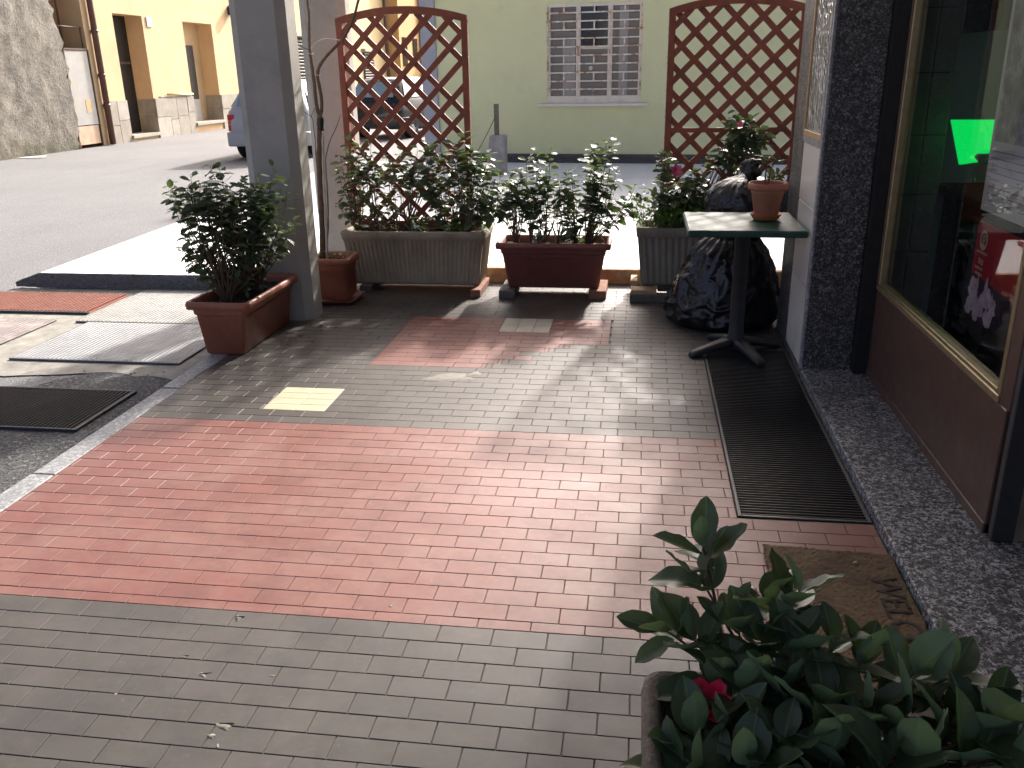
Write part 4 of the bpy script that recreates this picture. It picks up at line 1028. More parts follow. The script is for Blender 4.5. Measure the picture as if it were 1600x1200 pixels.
def bez(a, b, c, d, n):
    return [a*(1-t)**3+b*3*t*(1-t)**2+c*3*t*t*(1-t)+d*t**3 for t in [i/n for i in range(n+1)]]
def flower(root, p, mat, s, up, name='flower', n=9, seed=1):
    r = random.Random(seed); m = MB(); up = up.normalized(); a0 = up.orthogonal().normalized(); b0 = up.cross(a0)
    for ring_, (cnt, tilt, sc_) in enumerate(((6, .95, 1.0), (5, .6, .8), (4, .25, .6))):
        for i in range(cnt):
            a = 2*math.pi*i/cnt+ring_*.5+r.uniform(-.2, .2); od = a0*math.cos(a)+b0*math.sin(a); d = (od*math.sin(tilt)+up*math.cos(tilt)); side = up.cross(od)
            L = s*sc_
            g0 = []
            for t, ww in ((0, .12), (.35, .55), (.7, .62), (1, .30)):
                c_ = p+d*(L*t)+od*(L*.15*t*t)
                for sgn in (-1, 0, 1): g0.append(c_+side*(sgn*ww*L*.6)+up*(abs(sgn)*L*.12)+Vector((r.uniform(-1, 1), r.uniform(-1, 1), r.uniform(-1, 1)))*L*.04)
            m.add(g0, [(q*3+k, q*3+k+1, q*3+k+4, q*3+k+3) for q in range(3) for k in range(2)])
    return m.build(name, mat, root, True)
def bush(label, base_loc, bases, blobs, nshoot, leaf_len, seed, fol=.22, spacing=.021, stem_r=.007, limit=300, flowers=(), gap=0.0, lib=None, mat=None, droop=.25, group=None, name='camellia_bush', wide=1.28):
    """blobs: (px, py, Y, rx_px, ry_px, depth m, weight): ellipses of the crown seen in the photo, at their depth"""
    r = random.Random(seed); root = empty(name, base_loc, label, 'plant', group)
    lib = lib or LEAF; mat = mat or M['leaf']; br = MB(); leaves = []; tot = sum(b[6] for b in blobs)
    for k in range(nshoot):
        u = r.uniform(0, tot)
        for b in blobs:
            u -= b[6]
            if u <= 0: break
        px, py, Y, rx, ry, dd, _ = b
        while True:
            e = Vector((r.uniform(-1, 1), r.uniform(-1, 1), r.uniform(-1, 1)))
            if e.length <= 1 and e.length > .15: break
        tip = at(px+e.x*rx*wide, py-e.z*ry*1.08, Y+e.y*dd*1.3)
        bs = min(bases, key=lambda q: (Vector((q[0]-tip.x, q[1]-tip.y, 0))).length+r.uniform(0, .12)); bs = Vector(bs)+Vector((r.uniform(-.02, .02), r.uniform(-.02, .02), 0))
        h = tip.z-bs.z; out = Vector((tip.x-bs.x, tip.y-bs.y, 0))
        c1 = bs+Vector((0, 0, max(.05, h*.35)))+out*.35+Vector((r.uniform(-.04, .04), r.uniform(-.04, .04), 0)); c2 = bs+out*.9+Vector((0, 0, h*.66))+Vector((r.uniform(-.05, .05), r.uniform(-.05, .05), 0))
        pts = bez(bs, c1, c2, tip, 14); n = len(pts)
        br.tube(pts, [stem_r*(1-.75*i/(n-1))*r.uniform(.8, 1.1) for i in range(n)], 5)
        # walk back from the tip
        acc = 0; s_next = 0; lim = fol*r.uniform(.7, 1.25); i = n-1; ang = r.uniform(0, 6.28)
        while i > 0 and acc < lim:
            a, b2 = pts[i], pts[i-1]; L = (a-b2).length; t_dir = (a-b2).normalized() if L > 1e-6 else Vector((0, 0, 1))
            while s_next < acc+L and s_next < lim:
                p = a.lerp(b2, (s_next-acc)/max(L, 1e-6)); ang += 2.4+r.uniform(-.4, .4)
                o1 = t_dir.orthogonal().normalized(); o2 = t_dir.cross(o1); side = o1*math.cos(ang)+o2*math.sin(ang)
                k_ = .75+.6*min(1, s_next/.05)
                d = (t_dir*(1/k_)*.35+side*k_+Vector((r.uniform(-.4, .4), r.uniform(-.4, .4), -droop*r.uniform(-.6, 1.8)))).normalized()
                up = (Vector((0, 0, 1))*.9+side*.3+Vector((r.uniform(-.6, .6), r.uniform(-.6, .6), r.uniform(-.2, .4))))
                s = leaf_len*r.uniform(.7, 1.18)*(.8 if s_next < .02 else 1)
                if r.random() > gap: leaves.append(leaf_matrix(p+d*.006, d, up, s))
                s_next += spacing*r.uniform(.7, 1.4)
            acc += L; i -= 1
    br.build('branches', M['twig'], root, True)
    put_leaves(root, leaves, lib, mat, limit, r)
    for (px, py, Y, s, mt) in flowers:
        flower(root, at(px, py, Y), M[mt], s, Vector((r.uniform(-.4, .4), -1, .4)), 'flower', seed=int(px))
    return root

ZL = .27
bush('dense camellia bush in the terracotta trough at the kerb', (-2.40, 4.96, ZL),
     [(-2.42, 4.80, ZL), (-2.40, 4.92, ZL), (-2.36, 5.04, ZL), (-2.42, 5.12, ZL)],
     [(330, 300, 4.9, 52, 40, .14, 3), (300, 290, 4.85, 35, 28, .1, 1.2), (375, 300, 5.05, 55, 45, .15, 2.6), (410, 290, 5.0, 32, 32, .1, 1.2), (355, 350, 4.95, 62, 45, .16, 3), (415, 355, 5.0, 42, 30, .14, 1.6), (345, 400, 4.9, 48, 30, .12, 1.6), (395, 400, 5.0, 40, 28, .12, 1.2), (305, 385, 4.85, 22, 14, .05, .4), (455, 352, 5.05, 14, 12, .04, .25), (345, 250, 4.95, 14, 12, .04, .2), (270, 250, 4.9, 8, 8, .03, .12), (420, 258, 5.0, 14, 12, .05, .25)],
     112, .076, 11, fol=.20, spacing=.0165, stem_r=.005)
ZB = .42
bush('tall camellia with loose foliage climbing the left lattice', (-2.05, 6.33, ZB),
     [(-2.08, 6.33, ZB), (-1.95, 6.36, ZB), (-1.72, 6.36, ZB), (-1.80, 6.32, ZB)],
     [(566, 200, 6.34, 18, 22, .06, .9), (553, 240, 6.34, 28, 30, .08, 1.3), (600, 250, 6.36, 32, 26, .07, 1.4), (550, 300, 6.32, 26, 30, .08, 1.2), (640, 265, 6.36, 30, 18, .06, 1.1), (610, 300, 6.36, 28, 22, .07, .7), (665, 232, 6.37, 14, 14, .05, .5), (655, 345, 6.22, 18, 9, .05, .5), (585, 340, 6.3, 30, 12, .06, .6)],
     58, .074, 12, fol=.17, spacing=.018, limit=300, stem_r=.005)
bush('leafy camellia at the right end of the long fluted trough', (-1.30, 6.33, ZB),
     [(-1.36, 6.34, ZB), (-1.28, 6.32, ZB), (-1.42, 6.36, ZB)],
     [(715, 240, 6.34, 34, 22, .08, 1.3), (748, 265, 6.32, 34, 34, .09, 1.9), (700, 290, 6.34, 36, 30, .08, 1.7), (760, 305, 6.30, 34, 24, .08, 1.2), (705, 320, 6.32, 30, 18, .07, .8), (720, 212, 6.34, 10, 10, .04, .3), (670, 275, 6.34, 24, 20, .06, .8)],
     56, .078, 13, fol=.19, spacing=.017, stem_r=.005)
ZM = .345
bush('wide leafy camellia hedge in the maroon trough', (-.6, 6.28, ZM),
     [(-.88, 6.28, ZM), (-.78, 6.30, ZM), (-.68, 6.27, ZM), (-.58, 6.30, ZM), (-.45, 6.28, ZM), (-.36, 6.27, ZM)],
     [(845, 260, 6.28, 22, 26, .08, 1.3), (815, 285, 6.28, 34, 20, .09, 1.2), (850, 300, 6.28, 36, 30, .10, 1.7), (915, 285, 6.28, 36, 30, .10, 2.0), (950, 265, 6.30, 24, 20, .08, 1.0), (935, 310, 6.27, 42, 34, .10, 2.0), (895, 340, 6.27, 34, 22, .09, 1.3), (800, 310, 6.28, 26, 20, .08, .7), (940, 228, 6.30, 14, 20, .05, .5), (975, 300, 6.26, 20, 18, .06, .6), (840, 335, 6.27, 26, 16, .07, .6), (785, 290, 6.28, 20, 26, .08, .8), (985, 305, 6.24, 22, 14, .06, .6), (880, 300, 6.26, 30, 30, .1, 1.0)],
     88, .079, 14, fol=.18, spacing=.0165, stem_r=.005)
ZR = .46
bush('dark camellia with pink bloom in the grey fluted trough', (.2, 6.3, ZR),
     [(.15, 6.30, ZR), (.26, 6.30, ZR), (.10, 6.28, ZR)],
     [(1075, 290, 6.28, 34, 26, .09, 2.0), (1100, 300, 6.26, 26, 26, .08, 1.4), (1050, 300, 6.26, 26, 22, .07, 1.2), (1040, 250, 6.30, 10, 14, .04, .3), (1020, 310, 6.22, 14, 12, .05, .4), (1065, 325, 6.28, 30, 14, .07, .9)],
     62, .078, 15, fol=.17, spacing=.017, stem_r=.005, flowers=((1055, 268, 6.16, .045, 'petal_pink'),))
bush('slim camellia with tiny pink bud in front of the right lattice', (.42, 6.36, ZR),
     [(.36, 6.36, ZR), (.40, 6.38, ZR)],
     [(1150, 185, 6.38, 26, 20, .07, 1.4), (1165, 210, 6.36, 30, 18, .07, 1.4), (1140, 235, 6.36, 18, 20, .06, 1.0), (1185, 205, 6.36, 18, 14, .05, .6), (1160, 250, 6.36, 16, 12, .05, .4), (1110, 235, 6.36, 8, 8, .03, .15)],
     32, .088, 16, fol=.14, spacing=.018, droop=.7, stem_r=.005, flowers=((1157, 195, 6.26, .024, 'petal_pink'),))
bush('dark shrub leaves behind the knotted bin bag', (.72, 6.34, ZR), [(.68, 6.34, ZR), (.74, 6.34, ZR)],
     [(1225, 268, 6.35, 14, 10, .05, 1), (1205, 275, 6.35, 16, 8, .05, .8), (1165, 268, 6.36, 12, 7, .04, .6)], 9, .07, 17, fol=.10)
# bright herb spilling over the grey trough
hb = empty('herb_clump', (.12, 6.2, .47), 'bright green herb spilling over the rim of the grey trough', 'plant')
r_ = random.Random(31); lv = []; st = MB()
for k in range(420):
    px, py = r_.uniform(988, 1096), 344+r_.gauss(0, 7)-(4 if k % 3 else 9); Y = r_.uniform(6.10, 6.26); p = at(px, py, Y)
    d = Vector((r_.uniform(-1, 1), r_.uniform(-1, .6), r_.uniform(-.1, .9))); lv.append(leaf_matrix(p, d, Vector((r_.uniform(-.5, .5), -.3, 1)), r_.uniform(.018, .032)))
    if k % 6 == 0: st.tube([Vector((p.x*.7+.03, 6.25, .46)), p], .0015, 4)
put_leaves(hb, lv, HERB, M['leaf_herb'], 120, r_); st.build('stalks', M['bud'], hb)
h2 = empty('herb_clump', (-1.32, 6.24, .42), 'small pale green herb tuft in the right end of the long trough', 'plant')
lv = []
for k in range(90):
    p = at(r_.uniform(690, 742), 354+r_.gauss(0, 3), r_.uniform(6.24, 6.34)); d = Vector((r_.uniform(-1, 1), r_.uniform(-1, 1), r_.uniform(0, .9))); lv.append(leaf_matrix(p, d, Vector((0, -.2, 1)), r_.uniform(.016, .03)))
put_leaves(h2, lv, HERB, M['leaf_herb'], 60, r_)

# bare young tree in the square pot
ty = 5.92
tree = empty('young_tree', (-2.17, ty, .28), 'bare forked young tree tied with black tape in the square pot', 'tree')
def pxpath(ps, Y): return [at(a, b, Y) for a, b in ps]
def smooth_path(pts, n=5):
    out = []
    for i in range(len(pts)-1):
        p0, p1, p2, p3 = pts[max(0, i-1)], pts[i], pts[i+1], pts[min(len(pts)-1, i+2)]
        for k in range(n):
            t = k/n; out.append(.5*((2*p1)+(p2-p0)*t+(2*p0-5*p1+4*p2-p3)*t*t+(3*p1-p0-3*p2+p3)*t**3))
    out.append(pts[-1]); return out
def limb(name, ps, r0, r1, mat, Y=ty, wob=.0012):
    pts = smooth_path(pxpath(ps, Y)); n = len(pts); r = random.Random(len(ps)*7+int(ps[0][0]))
    MB().tube([p+Vector((r.uniform(-wob, wob), r.uniform(-wob, wob), 0)) for p in pts], [(r0+(r1-r0)*i/(n-1))*r.uniform(.9, 1.1) for i in range(n)], 8).build(name, M[mat], tree, True)
limb('trunk', [(503, 408), (504, 380), (502, 330), (499, 270), (499, 220), (500, 178)], .022, .017, 'bark')
limb('branch', [(499, 182), (494, 160), (491, 130), (487, 100), (484, 78), (483, 50), (483, 25), (480, 0), (479, -40)], .014, .006, 'bark')
limb('branch', [(500, 182), (503, 165), (500, 140), (496, 118), (500, 102), (510, 88), (525, 72), (538, 58), (550, 35), (558, 8), (566, -30)], .013, .008, 'bark')
limb('branch', [(485, 76), (492, 68), (502, 62), (515, 61), (533, 63)], .005, .003, 'bark_pale')
limb('branch', [(461, 72), (470, 73), (484, 78)], .002, .004, 'bark')
limb('branch', [(469, 170), (480, 178), (488, 185), (492, 215), (494, 245), (499, 300)], .002, .004, 'bark')
limb('branch', [(486, 184), (490, 172), (494, 168)], .002, .002, 'bark')
limb('stem', [(512, 408), (510, 360), (507, 300), (505, 250), (505, 205)], .009, .008, 'bark_pale', ty-.02)
limb('stem', [(510, 408), (513, 340), (511, 290), (509, 250), (514, 225), (525, 200), (532, 180)], .006, .002, 'bark', ty+.015)
limb('tape', [(501, 204), (500.5, 195), (500.5, 184)], .024, .024, 'tape')
for (px, py) in ((497, 117), (499, 254), (507, 392), (486, 84)):
    c = at(px, py, ty); MB().tube([c+Vector((.016*math.cos(a), .016*math.sin(a), .004*math.sin(a*2))) for a in [i*.45 for i in range(15)]], .0016, 5).build('tie', M['string'], tree, True)
r_ = random.Random(77); lv = [leaf_matrix(at(r_.uniform(490, 545), r_.uniform(395, 404), r_.uniform(5.85, 6.0)), Vector((r_.uniform(-1, 1), r_.uniform(-1, 1), .5)), Vector((0, 0, 1)), r_.uniform(.012, .028)) for _ in range(60)]
wd = empty('weed_tuft', (-2.1, 5.93, .28), 'low green weeds on the soil around the young tree', 'plant'); put_leaves(wd, lv, HERB, M['leaf'], 60, r_)

# ================================================================= TABLE, POT, BAGS
tx, tyy, tz = .572, 4.92, .755
tbl = empty('bistro_table', (tx, tyy, 0), 'square green topped table on a black cross foot pedestal by the pillar', 'table')
MB().box(.256, .862, 4.60, 5.235, tz-.036, tz, .008).build('tabletop', M['green_top'], tbl, auto=None)
MB().box(.40, .74, 4.76, 5.08, tz-.05, tz-.0365).build('top_plate', M['black_iron'], tbl)
MB().lathe((tx, tyy, 0), [(.052, .075), (.046, .10), (.042, .14), (.042, .70), (.06, .704)], 22, False, True).build('pedestal', M['black_iron'], tbl, True)
for i, a in enumerate((205, 295, 25, 115)):
    a = math.radians(a); d = Vector((math.cos(a), math.sin(a), 0)); n = Vector((-d.y, d.x, 0)); m = MB(); rings = []
    for t, hw_, zt0, zb0 in ((.0, .040, .098, .05), (.25, .038, .088, .045), (.55, .032, .068, .030), (.85, .029, .045, .010), (.96, .027, .036, .004), (1.0, .020, .024, .004)):
        c = Vector((tx, tyy, 0))+d*(.285*t); rings.append([c+n*hw_+Vector((0, 0, zb0)), c+n*hw_+Vector((0, 0, zt0-.008)), c+n*hw_*.6+Vector((0, 0, zt0)), c-n*hw_*.6+Vector((0, 0, zt0)), c-n*hw_+Vector((0, 0, zt0-.008)), c-n*hw_+Vector((0, 0, zb0))])
    m.loft(rings, True, True); m.build('foot', M['black_iron'], tbl, True)
pc = Vector((.690, 4.955, tz+.001))
pot = empty('flower_pot', pc, 'round terracotta pot with orange saucer on the green table', 'pot')
MB().lathe(pc, [(.050, .0), (.066, .004), (.083, .032), (.086, .036), (.081, .035), (.060, .008)], 30).build('saucer', M['orange_clay'], pot, True)
MB().lathe(pc, [(.058, .010), (.062, .012), (.085, .150), (.087, .152), (.088, .165), (.104, .167), (.107, .175), (.107, .196), (.103, .203), (.096, .202), (.091, .190), (.088, .150)], 34).build('pot_body', M['terracotta'], pot, True)
m = MB(); r_ = random.Random(5); n = 20; m.add([pc+Vector((0, 0, .168))]+[pc+Vector((.089*math.cos(i*2*math.pi/n), .089*math.sin(i*2*math.pi/n), .160+r_.uniform(-.004, .006))) for i in range(n)], [(0, 1+i, 1+(i+1) % n) for i in range(n)]); m.build('soil', M['soil'], pot, True)
sp_ = empty('potted_cutting', pc+Vector((0, 0, .165)), 'small leafy cutting with thick brown stem in the round table pot', 'plant')
b0 = pc+Vector((.0, 0, .163)); Yp = pc.y
m = MB()
for ps in (((1195, 292), (1196, 275), (1197, 262), (1192, 250)), ((1199, 292), (1202, 276), (1205, 262), (1212, 254)), ((1197, 262), (1198, 252), (1196, 244))):
    pts = smooth_path([at(a, b, Yp) for a, b in ps], 4); m.tube(pts, [.0055*(1-.5*i/len(pts)) for i in range(len(pts))], 7)
m.build('stem', M['bark'], sp_, True)
lv = []; r_ = random.Random(8)
for (px, py, n) in ((1192, 250, 5), (1213, 253, 6), (1196, 246, 4)):
    for k in range(n):
        a = 6.28*k/n; lv.append(leaf_matrix(at(px, py, Yp), Vector((math.cos(a), math.sin(a)*.8, r_.uniform(-.2, .5))), Vector((0, 0, 1)), r_.uniform(.045, .075)))
put_leaves(sp_, lv, LEAF, M['leaf'], 60, r_)

from mathutils import noise as mnoise
def bag(name, prof, cx, cy, label, seed, n=150, lean=(0, 0), squash=(1, 1), amp=.03, knot=None):
    o = empty(name, (cx, cy, prof[0][1]), label, 'bin bag'); m = MB(); rings = []
    def lerp_prof(z):
        for (r0, z0), (r1, z1) in zip(prof, prof[1:]):
            if z0 <= z <= z1: return r0+(r1-r0)*(z-z0)/max(1e-6, z1-z0)
        return prof[-1][0]
    zt0, zt1 = prof[0][1], prof[-1][1]; NZ = 110
    for j in range(NZ+1):
        z = zt0+(zt1-zt0)*(j/NZ)**1.1; ring = []
        rad = (lerp_prof(max(zt0, z-.012))+lerp_prof(z)+lerp_prof(min(zt1, z+.012)))/3
        tt = (z-zt0)/(zt1-zt0)
        for i in range(n):
            a = 2*math.pi*i/n; q = Vector((math.cos(a)*1.5+seed*3.1, math.sin(a)*1.5, z*3.4))
            f = mnoise.ridged_multi_fractal(q*1.5+Vector((0, 0, 0))+.35*mnoise.noise_vector(q*2.0), .9, 2.1, 4, .9, 2.0)-1.2
            g_ = mnoise.noise(Vector((math.cos(a)*1.1, math.sin(a)*1.1+seed, z*2.2)))
            pl_ = abs(math.sin(a*11+3*mnoise.noise(q)))*max(0, tt-.45)*.35        # pleats gathered towards the knot
            k = 1+amp*f+.10*g_-pl_*.35
            k = 1+(k-1)*min(1, j/7)
            ring.append((cx+lean[0]*(z-zt0)+rad*squash[0]*k*math.cos(a), cy+lean[1]*(z-zt0)+rad*squash[1]*k*math.sin(a), max(.002, z+.02*g_*min(1, j/10)*(1-tt))))
        rings.append(ring)
    m.loft(rings, True, True); m.build('sack', M['bag'], o, True)
    if knot:
        km = MB(); kr = random.Random(seed+1); c = Vector(knot); rr = []
        for j, (rad, z) in enumerate(((.03, -.035), (.022, 0), (.038, .02), (.045, .045), (.034, .065), (.05, .085), (.03, .11), (.008, .12))):
            rr.append([c+Vector((rad*(1+.45*math.sin(3*a+j)+.25*math.sin(7*a+2*j))*math.cos(a), rad*(1+.45*math.sin(4*a+j*2))*math.sin(a), z)) for a in [2*math.pi*i/24 for i in range(24)]])
        km.loft(rr, True, True); km.build('knot', M['bag'], o, True)
    return o
bag('bin_bag', [(.27, .003), (.33, .015), (.365, .06), (.36, .13), (.32, .24), (.29, .36), (.25, .47), (.18, .55), (.07, .585), (.02, .59)], .54, 5.56, 'big crumpled black bin bag slumped on the floor behind the table', 3, squash=(1, .86), amp=.10, lean=(.08, 0))
bag('bin_bag', [(.10, .575), (.22, .60), (.26, .66), (.27, .74), (.255, .82), (.20, .875), (.09, .91), (.03, .92)], .66, 5.68, 'knotted black bin bag resting on top of the other one', 5, squash=(1, .85), amp=.10, knot=(.675, 5.60, .905))

# ================================================================= CARS
def car(name, loc, rz, paint, label, glass, low=0.0, rear_glass=None):
    o = empty(name, loc, label, 'car'); c, s = math.cos(rz), math.sin(rz)
    def T(p): return (loc[0]+p[0]*c-p[1]*s, loc[1]+p[0]*s+p[1]*c, loc[2]+p[2])
    # stations: y, belt half width, z bottom, z belt, top half width, top z
    st = [(.00, .70, .42, .66, .62, .70), (.03, .78, .30, .84, .70, .90), (.10, .82, .26, .93, .72, .98), (.22, .835, .24, .95, .66, 1.18), (.42, .84, .22, .96, .59, 1.40), (.65, .845, .20, .96, .58, 1.455), (1.3, .85, .19, .95, .58, 1.48), (2.0, .85, .19, .94, .56, 1.45), (2.35, .85, .19, .93, .54, 1.36), (2.85, .845, .20, .93, .62, 1.02), (3.05, .84, .20, .92, .66, .97), (3.6, .80, .22, .84, .62, .88), (3.85, .72, .26, .74, .55, .78), (3.95, .60, .36, .60, .45, .62)]
    def ring(q):
        y, hb, z0, zb, ht, zt_ = q
        half = [(hb*.80, z0), (hb*.97, z0+.06), (hb*1.0, (z0+zb)/2), (hb*.985, zb-.06), (hb*.955, zb), (ht+.02, zt_-.045), (ht*.93, zt_-.008), (ht*.5, zt_+.012)]
        return [T((x, y, z)) for x, z in half]+[T((-x, y, z)) for x, z in reversed(half)]
    MB().loft([ring(q) for q in st], True, True).build('body', paint, o, True)
    # rear glass, side glass
    def patch(nm, pts, mat):
        m = MB(); m.add([T(p) for p in pts], [tuple(range(len(pts)))]); return m.build(nm, mat, o)
    g2 = rear_glass or glass
    patch('rear_window', [(-.62, .085, 1.01), (.62, .085, 1.01), (.57, .335, 1.37), (-.57, .335, 1.37)], g2)
    for sgn in (-1, 1):
        xb, xt = .822*sgn, .618*sgn
        patch('side_window', [(xb, .30, 1.0), (xb, 1.15, 1.0), (xt, 1.2, 1.40), (xt, .55, 1.38)][::sgn], glass)
        patch('side_window', [(xb, 1.25, 1.0), (xb, 2.35, .99), (xt, 2.1, 1.385), (xt, 1.28, 1.40)][::sgn], glass)
        # tail light, two blocks
        m = MB(); x0, x1 = sorted((.66*sgn, .80*sgn)); y0 = -.012
        def slab(z0, z1, mat, nm):
            mm = MB(); mm.loft([[T((x0, y0+.03, z0)), T((x1, y0+.10 if sgn > 0 else y0+.03, z0)), T((x1, .2, z0)), T((x0, .12, z0))], [T((x0, y0+.03, z1)), T((x1, y0+.10 if sgn > 0 else y0+.03, z1)), T((x1, .2, z1)), T((x0, .12, z1))]], True, True); return mm.build(nm, M[mat], o)
        slab(.55, .66, 'tail_red', 'tail_light'); slab(.665, .75, 'tail_orange', 'tail_light'); slab(.755, .86, 'tail_red', 'tail_light')
    m = MB(); m.loft([[T((-.80, -.06, z)), T((.80, -.06, z)), T((.86, .05, z)), T((.86, .5, z)), T((-.86, .5, z)), T((-.86, .05, z))] for z in (.26, .30, .50, .53)], True, True); m.build('bumper', paint, o, auto=.02)
    m = MB(); m.loft([[T((-.45, -.066, z)), T((.45, -.066, z)), T((.45, -.05, z)), T((-.45, -.05, z))] for z in (.29, .35)], True, True); m.build('bumper_vent', M['car_plastic'], o)
    for (wx, wy) in ((-.74, .62), (.74, .62), (-.74, 3.15), (.74, 3.15)):
        m = MB(); prof = [(.17, -.09), (.27, -.085), (.30, -.06), (.30, .06), (.27, .085), (.17, .09)]; rings = [[T((wx+xo, wy+rad*math.cos(a), .30+rad*math.sin(a))) for a in [2*math.pi*i/22 for i in range(22)]] for rad, xo in prof]
        m.loft(rings); wh = m.build('wheel', M['tyre'], o, True)
        m = MB(); rings = [[T((wx+xo, wy+rad*math.cos(a), .30+rad*math.sin(a))) for a in [2*math.pi*i/16 for i in range(16)]] for rad, xo in ((.175, -.085), (.08, -.06 if wx < 0 else -.06))]
        sg = 1 if wx > 0 else -1
        rings = [[T((wx+sg*xo, wy+rad*math.cos(a), .30+rad*math.sin(a))) for a in [2*math.pi*i/16 for i in range(16)]] for rad, xo in ((.175, .087), (.15, .07), (.05, .085))]
        m.loft(rings, False, True); m.build('rim', M['rim'], wh, True)
    m = MB(); m.obox(T((0, 1.2, 1.50)), (.01, 0, 0), (0, .01, 0), (0, 0, .03)); m.build('aerial', M['car_plastic'], o)
    return o
car('parked_car', (-7.27, 16.9, GZ), .03, M['car_silver'], 'silver lilac hatchback parked behind the near column', M['car_glass'], rear_glass=M['car_glass_blue'])
car('parked_car', (-6.75, 22.2, GZ), -.30, M['car_black'], 'black hatchback parked beyond the left lattice', M['car_glass'], rear_glass=M['car_glass_blue'])

# ================================================================= FOREGROUND PLANTER
fx0, fx1, fy0, fy1, fz = .034, .50, .55, 1.452, .44
fp = empty('planter', ((fx0+fx1)/2, 1.0, 0), 'rough exposed aggregate concrete planter in the foreground corner', 'planter')
cx, cy = (fx0+fx1)/2, (fy0+fy1)/2; W_, D_ = fx1-fx0, fy1-fy0
MB().loft([rrect(cx, cy, W_-.06, D_-.06, .002, .03, 5), rrect(cx, cy, W_-.01, D_-.01, fz-.06, .04, 5), rrect(cx, cy, W_, D_, fz-.03, .045, 5), rrect(cx, cy, W_-.008, D_-.008, fz-.008, .042, 5), rrect(cx, cy, W_-.03, D_-.03, fz, .035, 5), rrect(cx, cy, W_-.06, D_-.06, fz-.006, .03, 5), rrect(cx, cy, W_-.075, D_-.075, fz-.03, .03, 5), rrect(cx, cy, W_-.08, D_-.08, fz-.16, .03, 5)], True, False).build('trough', M['planter_rough'], fp, True)
soil(fp, lambda q: q, cx, cy, W_-.08, D_-.08, fz-.12)
fb = empty('camellia_bush', (.30, 1.15, fz-.12), 'large glossy dark camellia with crimson bloom in the foreground planter', 'plant')
r_ = random.Random(43); br = MB(); lv = []
stems = [Vector((.20, 1.20, fz-.12)), Vector((.27, 1.10, fz-.12)), Vector((.33, 1.0, fz-.12)), Vector((.30, 1.25, fz-.12))]
#        px, py, Y, heading px dx,dy, leaves, bud
tips = [(1098, 855, 1.62, (-.35, -1), 6, 0), (1095, 905, 1.58, (-.5, -.6), 5, 0), (1040, 985, 1.50, (-1, -.35), 6, 1), (1085, 1000, 1.46, (-.6, -.6), 4, 0), (1150, 975, 1.50, (-.3, -.8), 5, 0),
        (1205, 945, 1.54, (.1, -1), 6, 1), (1240, 925, 1.52, (.5, -.9), 5, 0), (1190, 1000, 1.46, (0, -.8), 6, 0), (1240, 1010, 1.44, (.3, -.9), 6, 0), (1300, 1010, 1.42, (.4, -.8), 5, 0),
        (1345, 1030, 1.40, (.1, -1), 7, 1), (1120, 1065, 1.40, (-.2, -.7), 6, 0), (1160, 1075, 1.36, (-.2, -.7), 6, 0), (1140, 1140, 1.30, (-.1, -.8), 6, 1), (1085, 1150, 1.28, (-.3, -.6), 4, 0),
        (1050, 1215, 1.20, (-.8, -.4), 4, 0), (1230, 1080, 1.36, (.2, -.9), 6, 0), (1290, 1100, 1.32, (.2, -.8), 6, 0), (1350, 1110, 1.30, (.3, -.7), 6, 0), (1300, 1170, 1.24, (.0, -.9), 6, 1), (1225, 1160, 1.24, (0, -.8), 6, 0),
        (1430, 1050, 1.36, (.9, -.6), 6, 0), (1480, 1060, 1.34, (1, -.3), 5, 0), (1420, 1120, 1.28, (.6, -.6), 6, 0), (1500, 1140, 1.26, (1, -.4), 6, 0), (1560, 1125, 1.24, (1, -.7), 6, 2), (1450, 1180, 1.20, (.6, -.4), 6, 0), (1540, 1190, 1.18, (.9, -.2), 6, 0), (1380, 1195, 1.18, (.2, -.7), 6, 0), (1165, 1200, 1.20, (-.2, -.6), 5, 0), (1100, 1205, 1.20, (-.5, -.5), 5, 0), (1590, 1180, 1.20, (1, -.2), 5, 0)]
for (px, py, Y, (hx, hy), nl, bud) in tips:
    Y -= .0
    tip = at(px, py, Y); hd = (RT*hx-UP*hy*1.0+Vector((0, 0, .25))).normalized()
    bs = min(stems, key=lambda q: (q-tip).length+r_.uniform(0, .08)); h = max(.05, tip.z-bs.z)
    pts = bez(bs, bs+Vector((0, 0, h*.5)), tip-hd*min(.14, h*.7), tip, 14)
    br.tube(pts, [.0065*(1-.65*i/14) for i in range(15)], 7)
    o1 = hd.orthogonal().normalized(); o2 = hd.cross(o1); a0 = r_.uniform(0, 6.28)
    for k in range(nl):
        ang = a0+k*2.4+r_.uniform(-.3, .3); side = o1*math.cos(ang)+o2*math.sin(ang); back_ = .009*k
        p = tip-hd*back_; op = .55+.16*k
        d = (hd*(.9/op)*.7+side*op*1.1+Vector((0, 0, -.12*k*.4))).normalized()
        up = Vector((0, 0, 1))*.8+hd*.55-side*.2+Vector((r_.uniform(-.35, .35), r_.uniform(-.35, .35), 0))
        lv.append(leaf_matrix(p+d*.008, d, up, r_.uniform(.092, .126)*(.75 if k == 0 else 1)))
    for k in range(3 if px > 1120 else 0):           # a few older leaves lower on the shoot
        p = pts[9-2*k]; ang = r_.uniform(0, 6.28); side = o1*math.cos(ang)+o2*math.sin(ang); d = (side+hd*.25+Vector((0, 0, -.1))).normalized()
        lv.append(leaf_matrix(p, d, Vector((0, 0, 1))+Vector((r_.uniform(-.4, .4), r_.uniform(-.4, .4), 0)), r_.uniform(.08, .11)))
    for k in range(bud):
        q = tip+hd*.002+o1*.008*k; MB().tube([q, q+hd*.012, q+hd*.024, q+hd*.032], [.0025, .0048, .0034, .0006], 7).build('bud', M['bud'], fb, True)
br.build('branches', M['twig'], fb, True)
put_leaves(fb, lv, LEAF_FG, M['leaf_fg'], 300, r_)
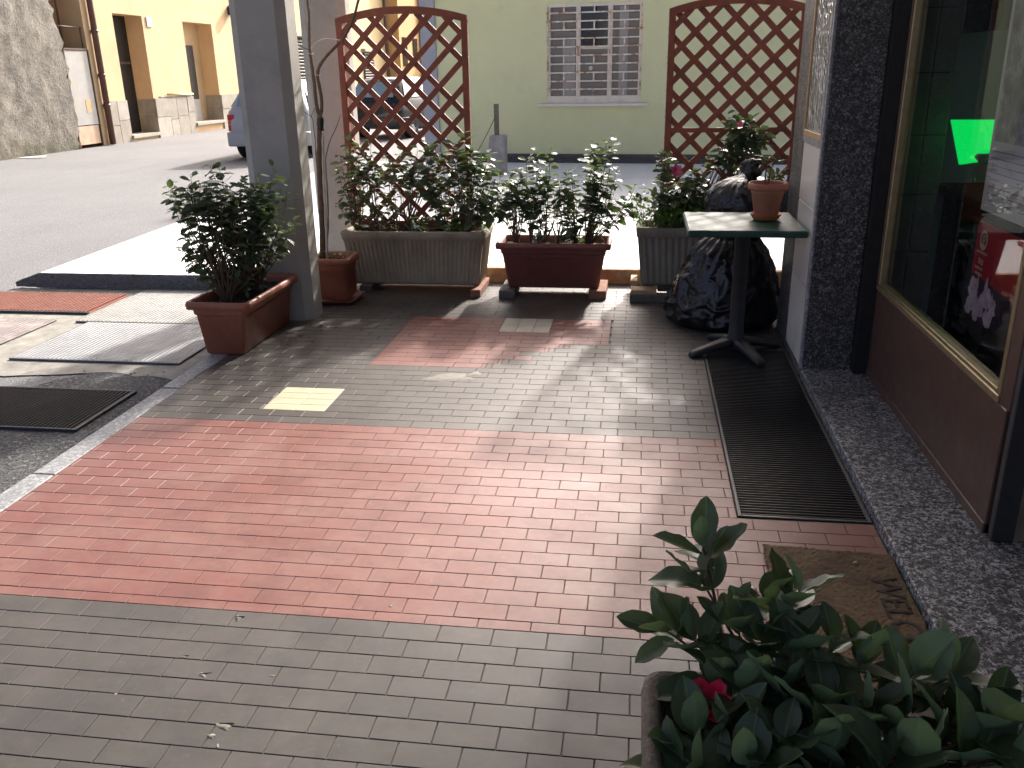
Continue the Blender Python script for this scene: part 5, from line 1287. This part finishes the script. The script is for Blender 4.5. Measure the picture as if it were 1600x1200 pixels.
flower(fb, at(1108, 1102, 1.36), M['petal_red'], .046, Vector((-.2, -.5, .8)), 'flower', seed=4)

# ================================================================= SMALL THINGS
r_ = random.Random(55)
def dry_leaf(px, py, s, z=.0035):
    p = ground(px, py, z); a = r_.uniform(0, 6.28); m = MB(); c, sn = math.cos(a), math.sin(a)
    q = [(-1, 0, 0), (-.3, .42, .18), (.5, .36, .1), (1, 0, .25), (.4, -.38, .2), (-.4, -.4, .05)]
    m.add([(p.x+s*(x*c-y*sn), p.y+s*(x*sn+y*c), p.z+s*zz) for x, y, zz in q], [(0, 1, 2, 3, 4, 5)])
    return m.build('dry_leaf', M['dead_leaf'])
spots = [(452+r_.gauss(0, 1)*1, 0) for _ in range(0)]
for i in range(26):
    px, py = r_.uniform(425, 545), r_.uniform(508, 548)
    if px < 470 and py > 500+ (470-px)*1.1+25: px += 50
    tag(dry_leaf(px, py, r_.uniform(.008, .017)), 'small dry brown leaf fallen on the floor beside the terracotta trough', 'leaf', 'dry leaves by the terracotta trough')
def pebble(px, py, s, z, mat, label, cat='pebble', group=None):
    p = ground(px, py, z); m = MB(); rings = []
    for zz, k in ((-.3, .6), (0, 1), (.45, .85), (.8, .4)): rings.append([(p.x+s*k*math.cos(a)*r_.uniform(.8, 1.2), p.y+s*k*math.sin(a)*r_.uniform(.7, 1.1), p.z+s*zz*.7) for a in [i*6.283/8 for i in range(8)]])
    m.loft(rings, True, True); return tag(m.build('pebble', mat, None, True), label, cat, group)
pebble(193, 624, .011, GZ+.006, M['paper'], 'white pebble in the asphalt at the upper right corner of the street grate')
pebble(144, 657, .009, GZ+.006, M['paper'], 'white pebble in the asphalt at the lower right corner of the street grate')
pebble(1337, 880, .010, .018, M['wood_pale'], 'scrap of pale dry leaf lying on the doormat', 'leaf scrap')
pebble(1176, 921, .014, .004, M['cream_print'], 'pale pebble at the left edge of the doormat')
for i in range(14):
    px, py = r_.uniform(5, 260), r_.uniform(578, 600)
    pebble(px, py, r_.uniform(.004, .009), GZ+.01, M['stone'], 'small grey stone chip on the rough asphalt above the street grate', 'stone chip', 'stone chips by the street grate')
m = MB(); p = ground(50, 246, GZ+.012); m.quad(p+Vector((-.3, -.12, 0)), p+Vector((.32, -.05, .01)), p+Vector((.25, .16, .02)), p+Vector((-.22, .1, .005))); tag(m.build('litter', M['paper']), 'scrap of white litter at the foot of the roughcast wall', 'litter')
